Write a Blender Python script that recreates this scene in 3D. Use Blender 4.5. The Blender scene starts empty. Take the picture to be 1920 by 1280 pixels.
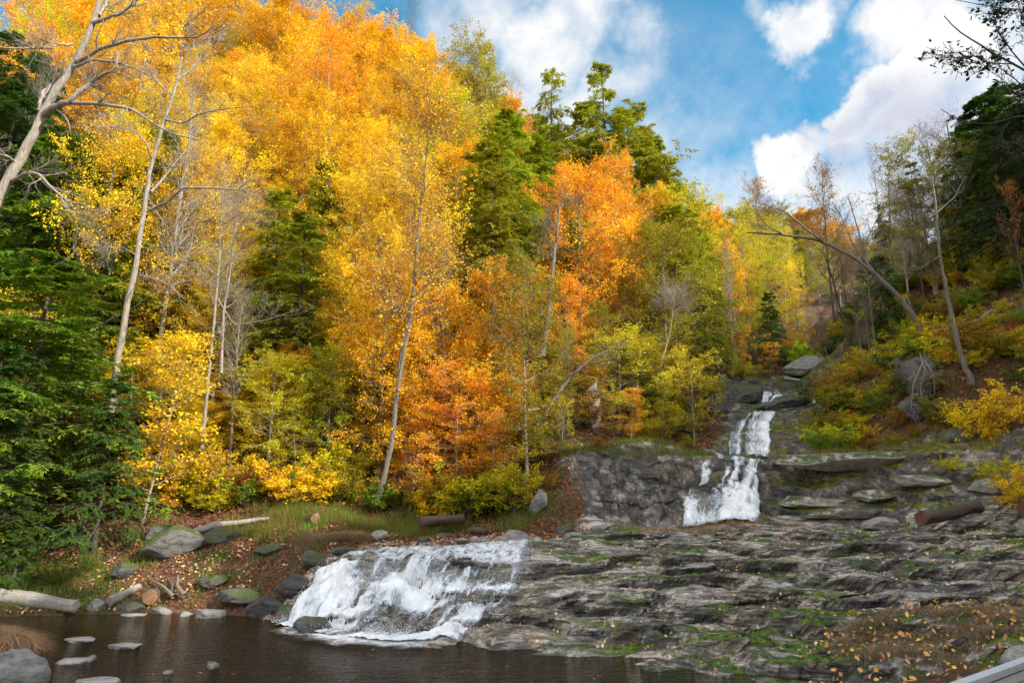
import bpy, math, random, time
_t0 = time.time()
import numpy as np
from math import radians, sin, cos, tan, pi

C = bpy.context.scene.collection
SCN = bpy.context.scene
RNG = np.random.default_rng(11)
PITCH = radians(13.6)
EYE = 3.2
F = 1280.0
cP, sP = cos(PITCH), sin(PITCH)

# ------------------------------------------------------------------ survey helpers
def pt(px, py, Y):
    """world point seen at photo pixel (1920x1280) at forward distance Y"""
    u = (px - 960) / F; v = (640 - py) / F
    dy = cP - v * sP; dz = sP + v * cP
    t = Y / dy
    return np.array([u * t, Y, EYE + t * dz])

def pix(p):
    x, y, z = p[0], p[1], p[2] - EYE
    d = y * cP + z * sP
    return 960 + F * x / d, 640 - F * (z * cP - y * sP) / d

# ------------------------------------------------------------------ noise
def _h(ix, iy, iz, seed):
    n = (ix.astype(np.int64) * 374761393 + iy.astype(np.int64) * 668265263 + iz.astype(np.int64) * 2147483647 + seed * 1274126177) & 0xffffffff
    n = ((n ^ (n >> 13)) * 1274126177) & 0xffffffff
    n = ((n ^ (n >> 16)) * 2246822519) & 0xffffffff
    return ((n ^ (n >> 15)) & 0xffffff) / float(0xffffff)

def vn(x, y, seed=0):
    x = np.asarray(x, float); y = np.asarray(y, float)
    ix = np.floor(x); iy = np.floor(y); fx = x - ix; fy = y - iy
    fx = fx * fx * fx * (fx * (fx * 6 - 15) + 10); fy = fy * fy * fy * (fy * (fy * 6 - 15) + 10)
    z = np.zeros_like(ix)
    a = _h(ix, iy, z, seed); b = _h(ix + 1, iy, z, seed); c = _h(ix, iy + 1, z, seed); d = _h(ix + 1, iy + 1, z, seed)
    return (a * (1 - fx) + b * fx) * (1 - fy) + (c * (1 - fx) + d * fx) * fy

def fbm(x, y, seed=0, oct=4, gain=.5):
    s = 0; a = 1; t = 0
    for o in range(oct):
        s = s + a * (vn(x * 2 ** o + 17.3 * o, y * 2 ** o - 9.1 * o, seed + o) - .5); t += a; a *= gain
    return s / t * 2

def vn3(p, seed=0):
    ip = np.floor(p); f = p - ip; f = f * f * (3 - 2 * f)
    r = 0
    for dx in (0, 1):
        for dy in (0, 1):
            for dz in (0, 1):
                w = (f[:, 0] if dx else 1 - f[:, 0]) * (f[:, 1] if dy else 1 - f[:, 1]) * (f[:, 2] if dz else 1 - f[:, 2])
                r = r + w * _h(ip[:, 0] + dx, ip[:, 1] + dy, ip[:, 2] + dz, seed)
    return r - .5

def sstep(a, b, x):
    t = np.clip((x - a) / (b - a), 0, 1); return t * t * (3 - 2 * t)

# ------------------------------------------------------------------ terrain control points
ctl = []
def c_(px, py, Y): ctl.append(pt(px, py, Y))
def w_(x, y, z): ctl.append(np.array([x, y, z], float))
# pool bed
for q in [(-4, 13), (-8, 13), (-12, 14), (-5, 17), (-9, 18), (-13, 18), (0, 11.5), (-1.5, 14), (-4, 10), (-10, 9), (-16, 12)]: w_(q[0], q[1], -.55)
for q in [(-3.6, 17.2), (2.0, 13.2), (-5.3, 18.9)]: w_(q[0], q[1], -.3)
# near bank around the camera
for q in [(0, 0, 1.5), (-6, 0, 1.4), (6, 0, 1.7), (0, 5, .9), (-5, 5.5, .1), (-12, 3, .8), (-20, 8, .8), (4.5, 7, 1.45), (8, 6, 1.6), (12, 4, 2.3), (0, -20, 2), (20, -20, 8), (-20, -20, 3), (-19, 14.5, .5), (0, -60, 6), (-60, -40, 6)]: w_(*q)
# left shore
for q in [(-60, 1158, 21.5), (60, 1158, 21.8), (200, 1152, 22.3), (330, 1150, 22.6), (440, 1152, 22.0), (500, 1163, 21.0)]: c_(*q)
for q in [(0, 1090, 23.2), (150, 1085, 23.6), (250, 1075, 23.8), (350, 1080, 23.6), (450, 1105, 23.0), (540, 1110, 22.4), (590, 1060, 22.6), (450, 1040, 24.6), (300, 1015, 25.6), (150, 1010, 26), (0, 1000, 26.2), (520, 1000, 26), (600, 1020, 24.5), (650, 1030, 23.2)]: c_(*q)
# lower falls
w_(-6.6, 20.2, .02); w_(-3.1, 17.9, .02); w_(-1.4, 17.2, .05); w_(-4.7, 19.1, .03)
c_(640, 1042, 21.6); c_(800, 1040, 21.6); c_(970, 1040, 21.5)
c_(680, 1078, 20.9); c_(800, 1076, 20.9); c_(940, 1076, 20.7)
c_(640, 1120, 20.0); c_(760, 1125, 19.5); c_(900, 1130, 18.8)
c_(860, 1170, 18.1); c_(960, 1150, 17.8); c_(1000, 1120, 18.6); c_(1000, 1080, 20.2)
# slab
c_(1000, 1195, 16.6); c_(1100, 1240, 15.6); c_(1200, 1262, 14.6); c_(1300, 1284, 13.8); w_(5.2, 12.4, 0.15)
c_(1000, 1012, 22.8); c_(1100, 1004, 23.6); c_(1300, 984, 24.6); c_(1500, 984, 24.6); c_(1700, 984, 24.2); c_(1920, 972, 23.0); c_(2050, 965, 22.5)
c_(1100, 1100, 19); c_(1100, 1180, 16.6); c_(1300, 1080, 19.5); c_(1300, 1180, 15.8); c_(1300, 1235, 14.6)
c_(1500, 1080, 19); c_(1500, 1150, 16.0); c_(1500, 1230, 13.6); c_(1700, 1060, 19); c_(1700, 1120, 16.2); c_(1650, 1200, 13.6)
c_(1900, 1060, 17.5); c_(1900, 1130, 14.0); c_(1850, 1210, 11.6); c_(1700, 1275, 10.2); c_(1980, 1200, 10.5); c_(1500, 1290, 12.2)
# shelf behind
for q in [(-3.5, 24.5, 2.0), (0, 25, 2.15), (-3, 27.5, 2.45), (1, 27.5, 2.5), (4, 26.5, 2.5), (8, 27, 2.5), (12, 27, 2.55), (15, 26.3, 2.6), (17, 25.2, 2.75), (20.5, 24.6, 3.2)]: w_(*q)
# wall: foot and top
for q in [(1080, 975, 28.0), (1200, 980, 28.2), (1300, 975, 28.4), (1450, 965, 28.2), (1600, 975, 27.4), (1720, 965, 26.3)]: c_(*q)
for q in [(1070, 855, 30.0), (1200, 856, 30.2), (1320, 858, 30.4), (1440, 858, 30.3), (1560, 842, 29.8), (1700, 832, 29.0), (1800, 830, 28.2), (1920, 820, 27.0)]: c_(*q)
c_(1120, 905, 29.2); c_(1500, 905, 29.3); c_(1650, 900, 28.6); c_(1800, 910, 26.6)
for q in [(3.5, 32, 5.5), (9, 32.3, 5.5), (13, 32, 5.6), (17, 31.5, 5.9), (21, 30.2, 6.0)]: w_(*q)
# third fall, gorge
c_(1365, 785, 37.5); c_(1440, 772, 38.0); c_(1500, 762, 40); c_(1400, 830, 34.5); c_(1300, 800, 38); c_(1360, 745, 43); c_(1440, 740, 44); c_(1530, 725, 46); c_(1510, 695, 52); c_(1540, 690, 54); c_(1560, 640, 66); c_(1560, 560, 85); c_(1500, 470, 130)
# left hill
for q in [(-20, 29, 4.2), (-12, 29.5, 3.6), (-6, 29.5, 3.1), (-1, 30, 3.2), (1.0, 30.5, 4.2)]: w_(*q)
for q in [(-28, 26, 4.5), (-35, 30, 10), (-30, 40, 18), (-20, 40, 15.5), (-10, 40, 14), (0, 40, 12), (6, 38, 8.6), (-30, 52, 30), (-15, 52, 27), (0, 52, 20), (9, 48, 14), (-40, 68, 44), (-16, 68, 43), (2, 68, 29), (15, 66, 20), (-50, 90, 56), (-18, 90, 54), (6, 90, 40), (22, 95, 34), (0, 130, 60), (-60, 130, 70), (30, 130, 46), (-60, 50, 38), (-60, 10, 12), (0, 200, 80), (80, 200, 60), (-100, 200, 90)]: w_(*q)
# right bank
c_(1640, 690, 42); c_(1700, 800, 31.5); c_(1770, 800, 30.8); c_(1710, 690, 34.5); c_(1780, 690, 33); c_(1735, 625, 38); c_(1820, 715, 31); c_(1920, 640, 31); c_(1920, 500, 37); c_(1650, 560, 46); c_(1800, 520, 44); c_(1900, 800, 28.5)
for q in [(40, 60, 27), (60, 60, 30), (50, 100, 36), (70, 130, 42), (38, 46, 22), (30, 22, 10), (36, 12, 17), (40, 30, 19), (48, 0, 24), (60, 25, 30), (34, -8, 15), (24, 10, 7), (26, 0, 7.5), (60, -30, 26), (90, 20, 34), (90, 90, 38)]: w_(*q)
ctl = np.array(ctl)
_c = 1.2
def _phi(dx, dy): return np.sqrt(dx * dx + dy * dy + _c * _c)
_n = len(ctl)
_A = _phi(ctl[:, 0][:, None] - ctl[:, 0][None], ctl[:, 1][:, None] - ctl[:, 1][None])
_A += np.eye(_n) * -0.02
_P = np.hstack([np.ones((_n, 1)), ctl[:, :2]])
_M = np.block([[_A, _P], [_P.T, np.zeros((3, 3))]])
_W = np.linalg.solve(_M, np.concatenate([ctl[:, 2], np.zeros(3)]))
def Hbase(x, y):
    x = np.asarray(x, float); y = np.asarray(y, float); sh = x.shape
    x = x.ravel(); y = y.ravel(); out = np.empty_like(x)
    for i in range(0, len(x), 40000):
        xs = x[i:i + 40000, None]; ys = y[i:i + 40000, None]
        out[i:i + 40000] = _phi(xs - ctl[None, :, 0], ys - ctl[None, :, 1]) @ _W[:_n] + _W[_n] + xs[:, 0] * _W[_n + 1] + ys[:, 0] * _W[_n + 2]
    return out.reshape(sh)

ROCK = np.array([(-7.9, 20.6), (-6.4, 23.2), (-4, 25.0), (1.2, 26.0), (2.2, 27.7), (3.2, 28.5), (2.5, 29.2), (2.0, 30.4), (2.3, 31.6), (9, 32.6), (11, 36), (12, 42), (15.5, 50), (22, 57), (29, 57), (25, 48), (19, 42), (15.6, 34), (17.5, 30.6), (21, 29.4), (26, 27.6), (33, 24), (27, 16), (15, 10.0), (9.0, 7.8), (5.8, 8.2), (3.5, 10), (0, 13), (-3, 15), (-7.5, 18.3)], float)
def poly_sd(x, y, P):
    """signed distance to polygon, positive inside"""
    x = np.asarray(x, float); y = np.asarray(y, float)
    d = np.full(x.shape, 1e9); ins = np.zeros(x.shape, bool)
    for i in range(len(P)):
        a = P[i]; b = P[(i + 1) % len(P)]
        ex, ey = b - a; wx = x - a[0]; wy = y - a[1]
        t = np.clip((wx * ex + wy * ey) / (ex * ex + ey * ey), 0, 1)
        d = np.minimum(d, (wx - ex * t) ** 2 + (wy - ey * t) ** 2)
        c = ((a[1] <= y) & (b[1] > y)) | ((b[1] <= y) & (a[1] > y))
        xi = a[0] + (y - a[1]) / np.where(abs(b[1] - a[1]) < 1e-9, 1e-9, b[1] - a[1]) * ex
        ins ^= c & (x < xi)
    d = np.sqrt(d); return np.where(ins, d, -d)

def rockm(x, y):
    return poly_sd(x, y, ROCK) + .5 * fbm(x * .7, y * .7, 5, 3)

# grassy mound that sits on the slab, lower right
MOUND = (8.6, 14.4)
def terr(w, k=.62):
    f = np.floor(w); r = w - f
    return f + sstep(k, 1.0, r)

def H(x, y, shift=False):
    x = np.asarray(x, float); y = np.asarray(y, float)
    h = Hbase(x, y)
    m = np.clip(rockm(x, y) / .6, 0, 1)
    far = sstep(30, 60, y)
    soft = fbm(x * .25, y * .25, 3, 4) * (.35 + 1.2 * far) * sstep(.2, 2.5, h) + fbm(x * 1.1, y * 1.1, 8, 4) * .16
    # rock: bedding planes that dip a little, broken into treads, risers and open joints
    wob = fbm(x * .16, y * .55, 21, 4) * .75 + fbm(x * .6, y * 1.5, 22, 3) * .14
    upper = sstep(26.8, 28.2, y + .1 * x)                       # the upright ledge is smoother on its left half
    smoothw = upper * (1 - sstep(8.0, 11.5, x)) * (1 - sstep(33, 36, y))
    wob = wob * (1 - .55 * upper); s1 = .52 + .42 * upper; a = (h + (.06 + .05 * upper) * x + wob) / s1; fa = a - np.floor(a)
    h1 = (terr(a, .82) - .12 * (fa - .5)) * s1 - (.06 + .05 * upper) * x - wob - .24 - .08 * np.exp(-(np.minimum(fa, 1 - fa) / .07) ** 2)
    s2 = .15; wob2 = wob + fbm(x * .45, y * 2.4, 31, 4) * .16
    b = (h1 + .075 * x + wob2 * .7) / s2; fb = b - np.floor(b)
    h2 = terr(b, .70) * s2 - .075 * x - wob2 * .7 - .035 - .028 * np.exp(-(np.minimum(fb, 1 - fb) / .09) ** 2)
    h2 = h2 + (h1 - h2) * (.42 + .33 * upper)
    strength = .70 + .24 * sstep(.25, .6, vn(x * .15 + 5, y * .4, 77))
    wash = .62 + .38 * sstep(-1.0, 1.6, x - .45 * (y - 19))
    blk = sstep(.32, .62, vn(x * .35 + 3, y * .3 + 9, 79)) * upper + (1 - upper)
    h2 = h + (h2 - h) * strength * np.maximum(wash, np.clip(h2 - 2.2, 0, 1)) * (1 - .6 * smoothw) * (.35 + .65 * blk) * (1 - .42 * upper)
    h2 = h2 + smoothw * (fbm(x * .5, y * .5, 84, 3) * .5 - .1 - .25 * np.exp(-(fbm(x * .7, y * .35, 86, 2) / .05) ** 2)) * sstep(27.5, 29, y) * (1 - sstep(30.2, 31, y))
    h2 = h2 + upper * fbm(x * .55, y * .9, 83, 4) * .24 * (1 - sstep(33, 36, y)) * sstep(27.5, 29, y)
    rd = fbm(x * .5, y * 2.0, 46, 3)
    h2 = h2 + fbm(x * .4, y * 1.2, 41, 5, .48) * .24 - np.exp(-(rd / .035) ** 2) * .07 * (1 - smoothw) + np.abs(fbm(x * 2.2, y * 6, 43, 4)) * -.06 + fbm(x * 7, y * 11, 44, 3) * .016
    cap_ = 5.42 + .12 * fbm(x * .6, y * .6, 87, 3) + .1 * sstep(9, 14, x); top_ = sstep(28.5, 29.2, y) * (1 - sstep(31.6, 33, y)) * (x < 18)
    h2 = np.where(h2 > cap_, cap_ + (h2 - cap_) * (1 - .85 * top_), h2)
    if shift:   # ledges lean out over the joint below them
        A = .32 * (1 - .5 * upper) * m * np.clip(strength, 0, 1) * np.maximum(wash, np.clip(h2 - 2.2, 0, 1)) * (1 - smoothw) * sstep(.02, .3, h2)
        fv = fbm(x * .55, h * .6 + 4, 88, 5, .5) * .8 - .13 * np.exp(-(fbm(x * .9 + h * .25, h * .3, 89, 2) / .05) ** 2) - .16 * np.exp(-(fbm(x * .25, h * .9 + x * .1, 92, 2) / .05) ** 2)
        wall_ = upper * m * sstep(27.9, 28.6, y) * (1 - sstep(30.6, 31.4, y))
        return -fv * wall_ * (.35 + .65 * smoothw) + A * np.interp(fa, [0, .22, .60, .82, 1.0], [-1, 0, 0, 1, -1]) + .25 * A * np.interp(fb, [0, .2, .5, .70, 1.0], [-1, 0, 0, 1, -1])
    # lumps under the cascade
    casc = (1 - sstep(-1.2, .8, x - .35 * (y - 19))) * (1 - sstep(21.4, 22.4, y))
    h2 = h2 + casc * (np.clip(fbm(x * 1.1, y * 1.1, 47, 4), -.2, 1) * .36 - .05 * np.sin(pi * np.clip((21.4 - y) / 3.5, 0, 1)) * 3)
    out = (h + soft) * (1 - m) + h2 * m
    dm = ((x - MOUND[0]) / 1.9) ** 2 + ((y - MOUND[1]) / 1.5) ** 2
    out = out + .28 * np.exp(-dm * 1.3)
    dm = ((x + 12.4) / 1.7) ** 2 + ((y - 17.0) / .95) ** 2
    out = out + .78 * np.exp(-dm * 1.1)
    return out

def Hs(x, y): return float(H(np.array([x]), np.array([y]))[0])

# ------------------------------------------------------------------ mesh helpers
def mesh_np(name, V, Fq, mat=None, parent=None, smooth=False, attrs=None, uv=None, link=True, mi=None):
    V = np.asarray(V, np.float32); me = bpy.data.meshes.new(name)
    if isinstance(Fq, np.ndarray):
        n, k = Fq.shape
        me.vertices.add(len(V)); me.vertices.foreach_set('co', V.ravel())
        me.loops.add(n * k); me.loops.foreach_set('vertex_index', Fq.astype(np.int32).ravel())
        me.polygons.add(n); me.polygons.foreach_set('loop_start', np.arange(0, n * k, k, dtype=np.int32))
        me.update(calc_edges=True)
    else:
        me.from_pydata([tuple(map(float, v)) for v in V], [], Fq)
    if smooth: me.polygons.foreach_set('use_smooth', np.ones(len(me.polygons), bool))
    if attrs:
        for an, (dom, arr) in attrs.items():
            at = me.attributes.new(an, 'FLOAT', dom); at.data.foreach_set('value', np.asarray(arr, np.float32))
    if uv is not None:
        l = me.uv_layers.new(name='UVMap'); vi = np.empty(len(me.loops), np.int32); me.loops.foreach_get('vertex_index', vi)
        l.data.foreach_set('uv', np.asarray(uv, np.float32)[vi].ravel())
    mats = mat if isinstance(mat, (list, tuple)) else ([mat] if mat else [])
    for m in mats: me.materials.append(m)
    if mi is not None: me.polygons.foreach_set('material_index', np.asarray(mi, np.int32))
    me.validate(clean_customdata=False) if not isinstance(Fq, np.ndarray) else None
    o = bpy.data.objects.new(name, me)
    if link: C.objects.link(o)
    if parent: o.parent = parent
    return o

def thing(name, label, cat, loc=(0, 0, 0), group=None):
    o = bpy.data.objects.new(name, None); C.objects.link(o); o.location = loc; o.empty_display_size = .3
    return tag(o, label, cat, group)
def tag(o, label=None, cat=None, group=None, kind=None):
    if label: o['label'] = label
    if cat: o['category'] = cat
    if group: o['group'] = group
    if kind: o['kind'] = kind
    return o

class MB:
    def __init__(s): s.V = []; s.F = []; s.n = 0
    def add(s, V, Fq):
        s.V.append(np.asarray(V, float)); s.F.append(np.asarray(Fq) + s.n); s.n += len(V)
    def tubes(s, P, R, sides=5, cap=False):
        """P (N,K,3) polylines, R (N,K) radii"""
        N, K, _ = P.shape
        T = np.gradient(P, axis=1); T /= np.linalg.norm(T, axis=2, keepdims=True) + 1e-9
        ref = np.where(np.abs(T[:, :1, 2:3]) > .9, np.array([1., 0, 0]), np.array([0, 0, 1.]))
        A = np.cross(T, np.broadcast_to(ref, T.shape)); A /= np.linalg.norm(A, axis=2, keepdims=True) + 1e-9
        B = np.cross(T, A)
        an = np.arange(sides) * 2 * pi / sides
        V = P[:, :, None] + R[:, :, None, None] * (A[:, :, None] * np.cos(an)[None, None, :, None] + B[:, :, None] * np.sin(an)[None, None, :, None])
        idx = np.arange(N * K * sides).reshape(N, K, sides)
        a = idx[:, :-1]; b = idx[:, 1:]
        Fq = np.stack([a, np.roll(a, -1, 2), np.roll(b, -1, 2), b], -1).reshape(-1, 4)
        s.add(V.reshape(-1, 3), Fq)
        if cap:
            s.caps = getattr(s, 'caps', [])
    def build(s, name, mat=None, parent=None, smooth=True, **k):
        return mesh_np(name, np.vstack(s.V), np.vstack(s.F), mat, parent, smooth, **k)

# ------------------------------------------------------------------ materials
def newmat(name):
    m = bpy.data.materials.new(name); m.use_nodes = True
    nt = m.node_tree; nt.nodes.clear(); return m, nt
def nd(nt, typ, **k):
    n = nt.nodes.new(typ)
    for a, v in k.items():
        if a == 'inp':
            for i, val in v.items():
                if isinstance(val, bpy.types.NodeSocket): nt.links.new(val, n.inputs[i])
                else: n.inputs[i].default_value = val
        else: setattr(n, a, v)
    return n
def math_(nt, op, a, b=0., c=0., clamp=False):
    n = nt.nodes.new('ShaderNodeMath'); n.operation = op; n.use_clamp = clamp
    for i, v in enumerate((a, b, c)):
        if isinstance(v, bpy.types.NodeSocket): nt.links.new(v, n.inputs[i])
        else: n.inputs[i].default_value = v
    return n.outputs[0]
def ramp(nt, fac, stops, interp='LINEAR'):
    n = nt.nodes.new('ShaderNodeValToRGB'); e = n.color_ramp.elements; n.color_ramp.interpolation = interp
    while len(e) < len(stops): e.new(.5)
    for i, (p, c) in enumerate(stops):
        e[i].position = p; e[i].color = (*c, 1) if len(c) == 3 else c
    nt.links.new(fac, n.inputs[0]); return n.outputs[0]
def mixc(nt, f, a, b, typ='MIX'):
    n = nt.nodes.new('ShaderNodeMix'); n.data_type = 'RGBA'; n.blend_type = typ
    for i, v in ((0, f), (6, a), (7, b)):
        if isinstance(v, bpy.types.NodeSocket): nt.links.new(v, n.inputs[i])
        else: n.inputs[i].default_value = v if i == 0 else ((*v, 1) if len(v) == 3 else v)
    return n.outputs[2]
def noise(nt, vec, scale, detail=4, rough=.55, dist=0.):
    n = nt.nodes.new('ShaderNodeTexNoise'); n.inputs['Scale'].default_value = scale; n.inputs['Detail'].default_value = detail
    n.inputs['Roughness'].default_value = rough; n.inputs['Distortion'].default_value = dist
    nt.links.new(vec, n.inputs['Vector']); return n.outputs[0]
def mapping(nt, vec, scale=(1, 1, 1), rot=(0, 0, 0), loc=(0, 0, 0)):
    n = nt.nodes.new('ShaderNodeMapping'); n.inputs['Scale'].default_value = scale; n.inputs['Rotation'].default_value = rot; n.inputs['Location'].default_value = loc
    nt.links.new(vec, n.inputs['Vector']); return n.outputs[0]
def out(nt, sh):
    o = nt.nodes.new('ShaderNodeOutputMaterial'); nt.links.new(sh, o.inputs[0])
def bump(nt, h, strength=.5, dist=.05, nrm=None):
    n = nt.nodes.new('ShaderNodeBump'); n.inputs['Strength'].default_value = strength; n.inputs['Distance'].default_value = dist
    nt.links.new(h, n.inputs['Height'])
    if nrm is not None: nt.links.new(nrm, n.inputs['Normal'])
    return n.outputs[0]

def mat_leaf(name, trans=.45, hue=.05, rough=.55):
    m, nt = newmat(name)
    oi = nd(nt, 'ShaderNodeObjectInfo'); at = nd(nt, 'ShaderNodeAttribute', attribute_name='v')
    v = at.outputs['Fac']
    h = math_(nt, 'MULTIPLY_ADD', math_(nt, 'SUBTRACT', v, .5), hue, .5)
    va = math_(nt, 'MULTIPLY_ADD', v, .7, .62)
    hs = nd(nt, 'ShaderNodeHueSaturation', inp={'Hue': h, 'Value': va, 'Saturation': 1.0, 'Color': oi.outputs['Color']})
    col = hs.outputs[0]
    d = nd(nt, 'ShaderNodeBsdfPrincipled', inp={'Base Color': col, 'Roughness': rough})
    d.inputs['Specular IOR Level'].default_value = .25
    t = nd(nt, 'ShaderNodeBsdfTranslucent', inp={'Color': col})
    mx = nd(nt, 'ShaderNodeMixShader', inp={0: trans, 1: d.outputs[0], 2: t.outputs[0]})
    out(nt, mx.outputs[0]); return m

def mat_bark(name, c1, c2, scale=6):
    m, nt = newmat(name)
    tc = nd(nt, 'ShaderNodeTexCoord').outputs['Object']
    n = noise(nt, mapping(nt, tc, (3, 3, .6)), scale, 5, .65)
    n2 = noise(nt, tc, 1.3, 3)
    col = ramp(nt, n, [(.3, c1), (.65, c2)])
    col = mixc(nt, math_(nt, 'MULTIPLY', n2, .5), col, (c1[0] * .6, c1[1] * .7, c1[2] * .5))
    p = nd(nt, 'ShaderNodeBsdfPrincipled', inp={'Base Color': col, 'Roughness': .85, 'Normal': bump(nt, n, .6, .03)})
    out(nt, p.outputs[0]); return m

def mat_rock(name, kind='slab'):
    m, nt = newmat(name)
    tc = nd(nt, 'ShaderNodeTexCoord').outputs['Object']
    geo = nd(nt, 'ShaderNodeNewGeometry')
    nz = nd(nt, 'ShaderNodeSeparateXYZ', inp={0: geo.outputs['Normal']}).outputs[2]
    xyz = nd(nt, 'ShaderNodeSeparateXYZ', inp={0: tc})
    warp = noise(nt, mapping(nt, tc, (.35, .8, .8)), 1.2, 3)
    wv = nd(nt, 'ShaderNodeCombineXYZ', inp={0: xyz.outputs[0], 1: xyz.outputs[1], 2: math_(nt, 'ADD', xyz.outputs[2], math_(nt, 'MULTIPLY', warp, .5))}).outputs[0]
    band = noise(nt, mapping(nt, wv, (.35, 1.5, 7) if kind == 'slab' else (.9, 1.2, 1.5), (radians(4), radians(-4), 0)), 1.8, 8, .7)
    fine = noise(nt, mapping(nt, wv, (1.0, 3, 18) if kind == 'slab' else (1.4, 2, 5)), 2.2, 5, .7)
    big = noise(nt, tc, .55, 4, .6)
    speck = noise(nt, tc, 14, 5, .75)
    col = ramp(nt, band, [(.34, (.10, .09, .082)), (.45, (.28, .248, .215)), (.54, (.54, .48, .42)), (.66, (.76, .68, .60))] if kind == 'slab' else [(.36, (.07, .065, .06)), (.48, (.20, .18, .16)), (.57, (.40, .355, .31)), (.68, (.62, .55, .48))])
    col = mixc(nt, 1.0, col, ramp(nt, fine, [(.34, (.35, .34, .34)), (.44, (.85, .85, .85)), (.6, (1.1, 1.1, 1.1))]), 'MULTIPLY')
    col = mixc(nt, 1.0, col, ramp(nt, speck, [(.36, (.55, .55, .55)), (.5, (.95, .95, .95)), (.66, (1.2, 1.2, 1.2))]), 'MULTIPLY')
    # dark wet / algae stains with ragged edges
    stain = ramp(nt, noise(nt, mapping(nt, tc, (.40, 1.1, 1.5) if kind == 'slab' else (1.3, .6, .55)), 1.0, 9, .76, .5), [(.475 if kind == 'slab' else .43, (0, 0, 0)), (.53 if kind == 'slab' else .52, (1, 1, 1))])
    col = mixc(nt, math_(nt, 'MULTIPLY', stain, .88), col, mixc(nt, .16, (.020, .019, .020), col))
    rust = ramp(nt, noise(nt, mapping(nt, tc, (1, 1, .5)), .9, 5, .65), [(.52, (0, 0, 0)), (.66, (1, 1, 1))])
    col = mixc(nt, math_(nt, 'MULTIPLY', rust, .5), col, mixc(nt, 1.0, col, (.85, .58, .36), 'MULTIPLY'))
    # moss: cushions on treads, follows bedding
    mm = noise(nt, mapping(nt, tc, (.45, 1.3, 1.3)), 1.0, 9, .74)
    dq = nd(nt, 'ShaderNodeVectorMath', operation='DISTANCE', inp={0: tc, 1: (5.4, 15.2, .8)}).outputs['Value']
    mm = math_(nt, 'ADD', mm, nd(nt, 'ShaderNodeMapRange', inp={0: dq, 1: 1.0, 2: 4.5, 3: .05, 4: 0.}).outputs[0])
    lo = .475 if kind == 'slab' else .45
    moss = ramp(nt, mm, [(lo + .04, (0, 0, 0)), (lo + .075, (1, 1, 1))])
    low = nd(nt, 'ShaderNodeMapRange', inp={0: xyz.outputs[0], 1: -1.5 if kind == 'slab' else 5, 2: 3.0 if kind == 'slab' else 12}).outputs[0]
    up = nd(nt, 'ShaderNodeMapRange', inp={0: nz, 1: .3, 2: .75}).outputs[0]
    msk = math_(nt, 'MULTIPLY', math_(nt, 'MULTIPLY', moss, low), up)
    mfine = noise(nt, tc, 22, 4, .7)
    if kind == 'slab': msk = math_(nt, 'MULTIPLY', msk, ramp(nt, mfine, [(.36, (0, 0, 0)), (.46, (1, 1, 1))]))
    mcol = ramp(nt, noise(nt, tc, 5, 5, .7), [(.38, (.018, .036, .004)), (.5, (.085, .16, .008)), (.64, (.24, .34, .012))]) if kind == 'slab' else \
        ramp(nt, noise(nt, tc, 3, 5, .7), [(.34, (.03, .04, .006)), (.48, (.13, .14, .012)), (.64, (.30, .28, .02))])
    col = mixc(nt, msk, col, mcol)
    hgt = math_(nt, 'ADD', math_(nt, 'MULTIPLY', band, 1.0), math_(nt, 'ADD', math_(nt, 'MULTIPLY', fine, .5), math_(nt, 'MULTIPLY', speck, .25)))
    hgt = math_(nt, 'ADD', hgt, math_(nt, 'MULTIPLY', math_(nt, 'MULTIPLY', msk, mfine), 1.0))
    rough = math_(nt, 'MULTIPLY_ADD', stain, -.32, .82)
    rough = math_(nt, 'MAXIMUM', rough, math_(nt, 'MULTIPLY', msk, .95))
    p = nd(nt, 'ShaderNodeBsdfPrincipled', inp={'Base Color': col, 'Roughness': rough, 'Normal': bump(nt, hgt, .9, .06 if kind == 'slab' else .14)})
    p.inputs['Specular IOR Level'].default_value = .4
    out(nt, p.outputs[0]); return m

def mat_soil():
    m, nt = newmat('forest_floor')
    tc = nd(nt, 'ShaderNodeTexCoord').outputs['Object']
    a = noise(nt, tc, .7, 5, .6); b = noise(nt, tc, 9, 6, .75)
    vo = nd(nt, 'ShaderNodeTexVoronoi'); vo.inputs['Scale'].default_value = 9; nt.links.new(tc, vo.inputs['Vector'])
    litter = ramp(nt, b, [(.3, (.022, .012, .007)), (.48, (.10, .048, .022)), (.62, (.20, .095, .045)), (.75, (.34, .19, .09))])
    litter = mixc(nt, .35, litter, mixc(nt, .5, litter, vo.outputs['Color'], 'MULTIPLY'))
    green = ramp(nt, b, [(.3, (.01, .018, .004)), (.6, (.06, .085, .012)), (.75, (.12, .13, .02))])
    col = mixc(nt, ramp(nt, a, [(.5, (0, 0, 0)), (.62, (.8, .8, .8))]), litter, green)
    p = nd(nt, 'ShaderNodeBsdfPrincipled', inp={'Base Color': col, 'Roughness': .95, 'Normal': bump(nt, b, .9, .12)})
    out(nt, p.outputs[0]); return m

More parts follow.
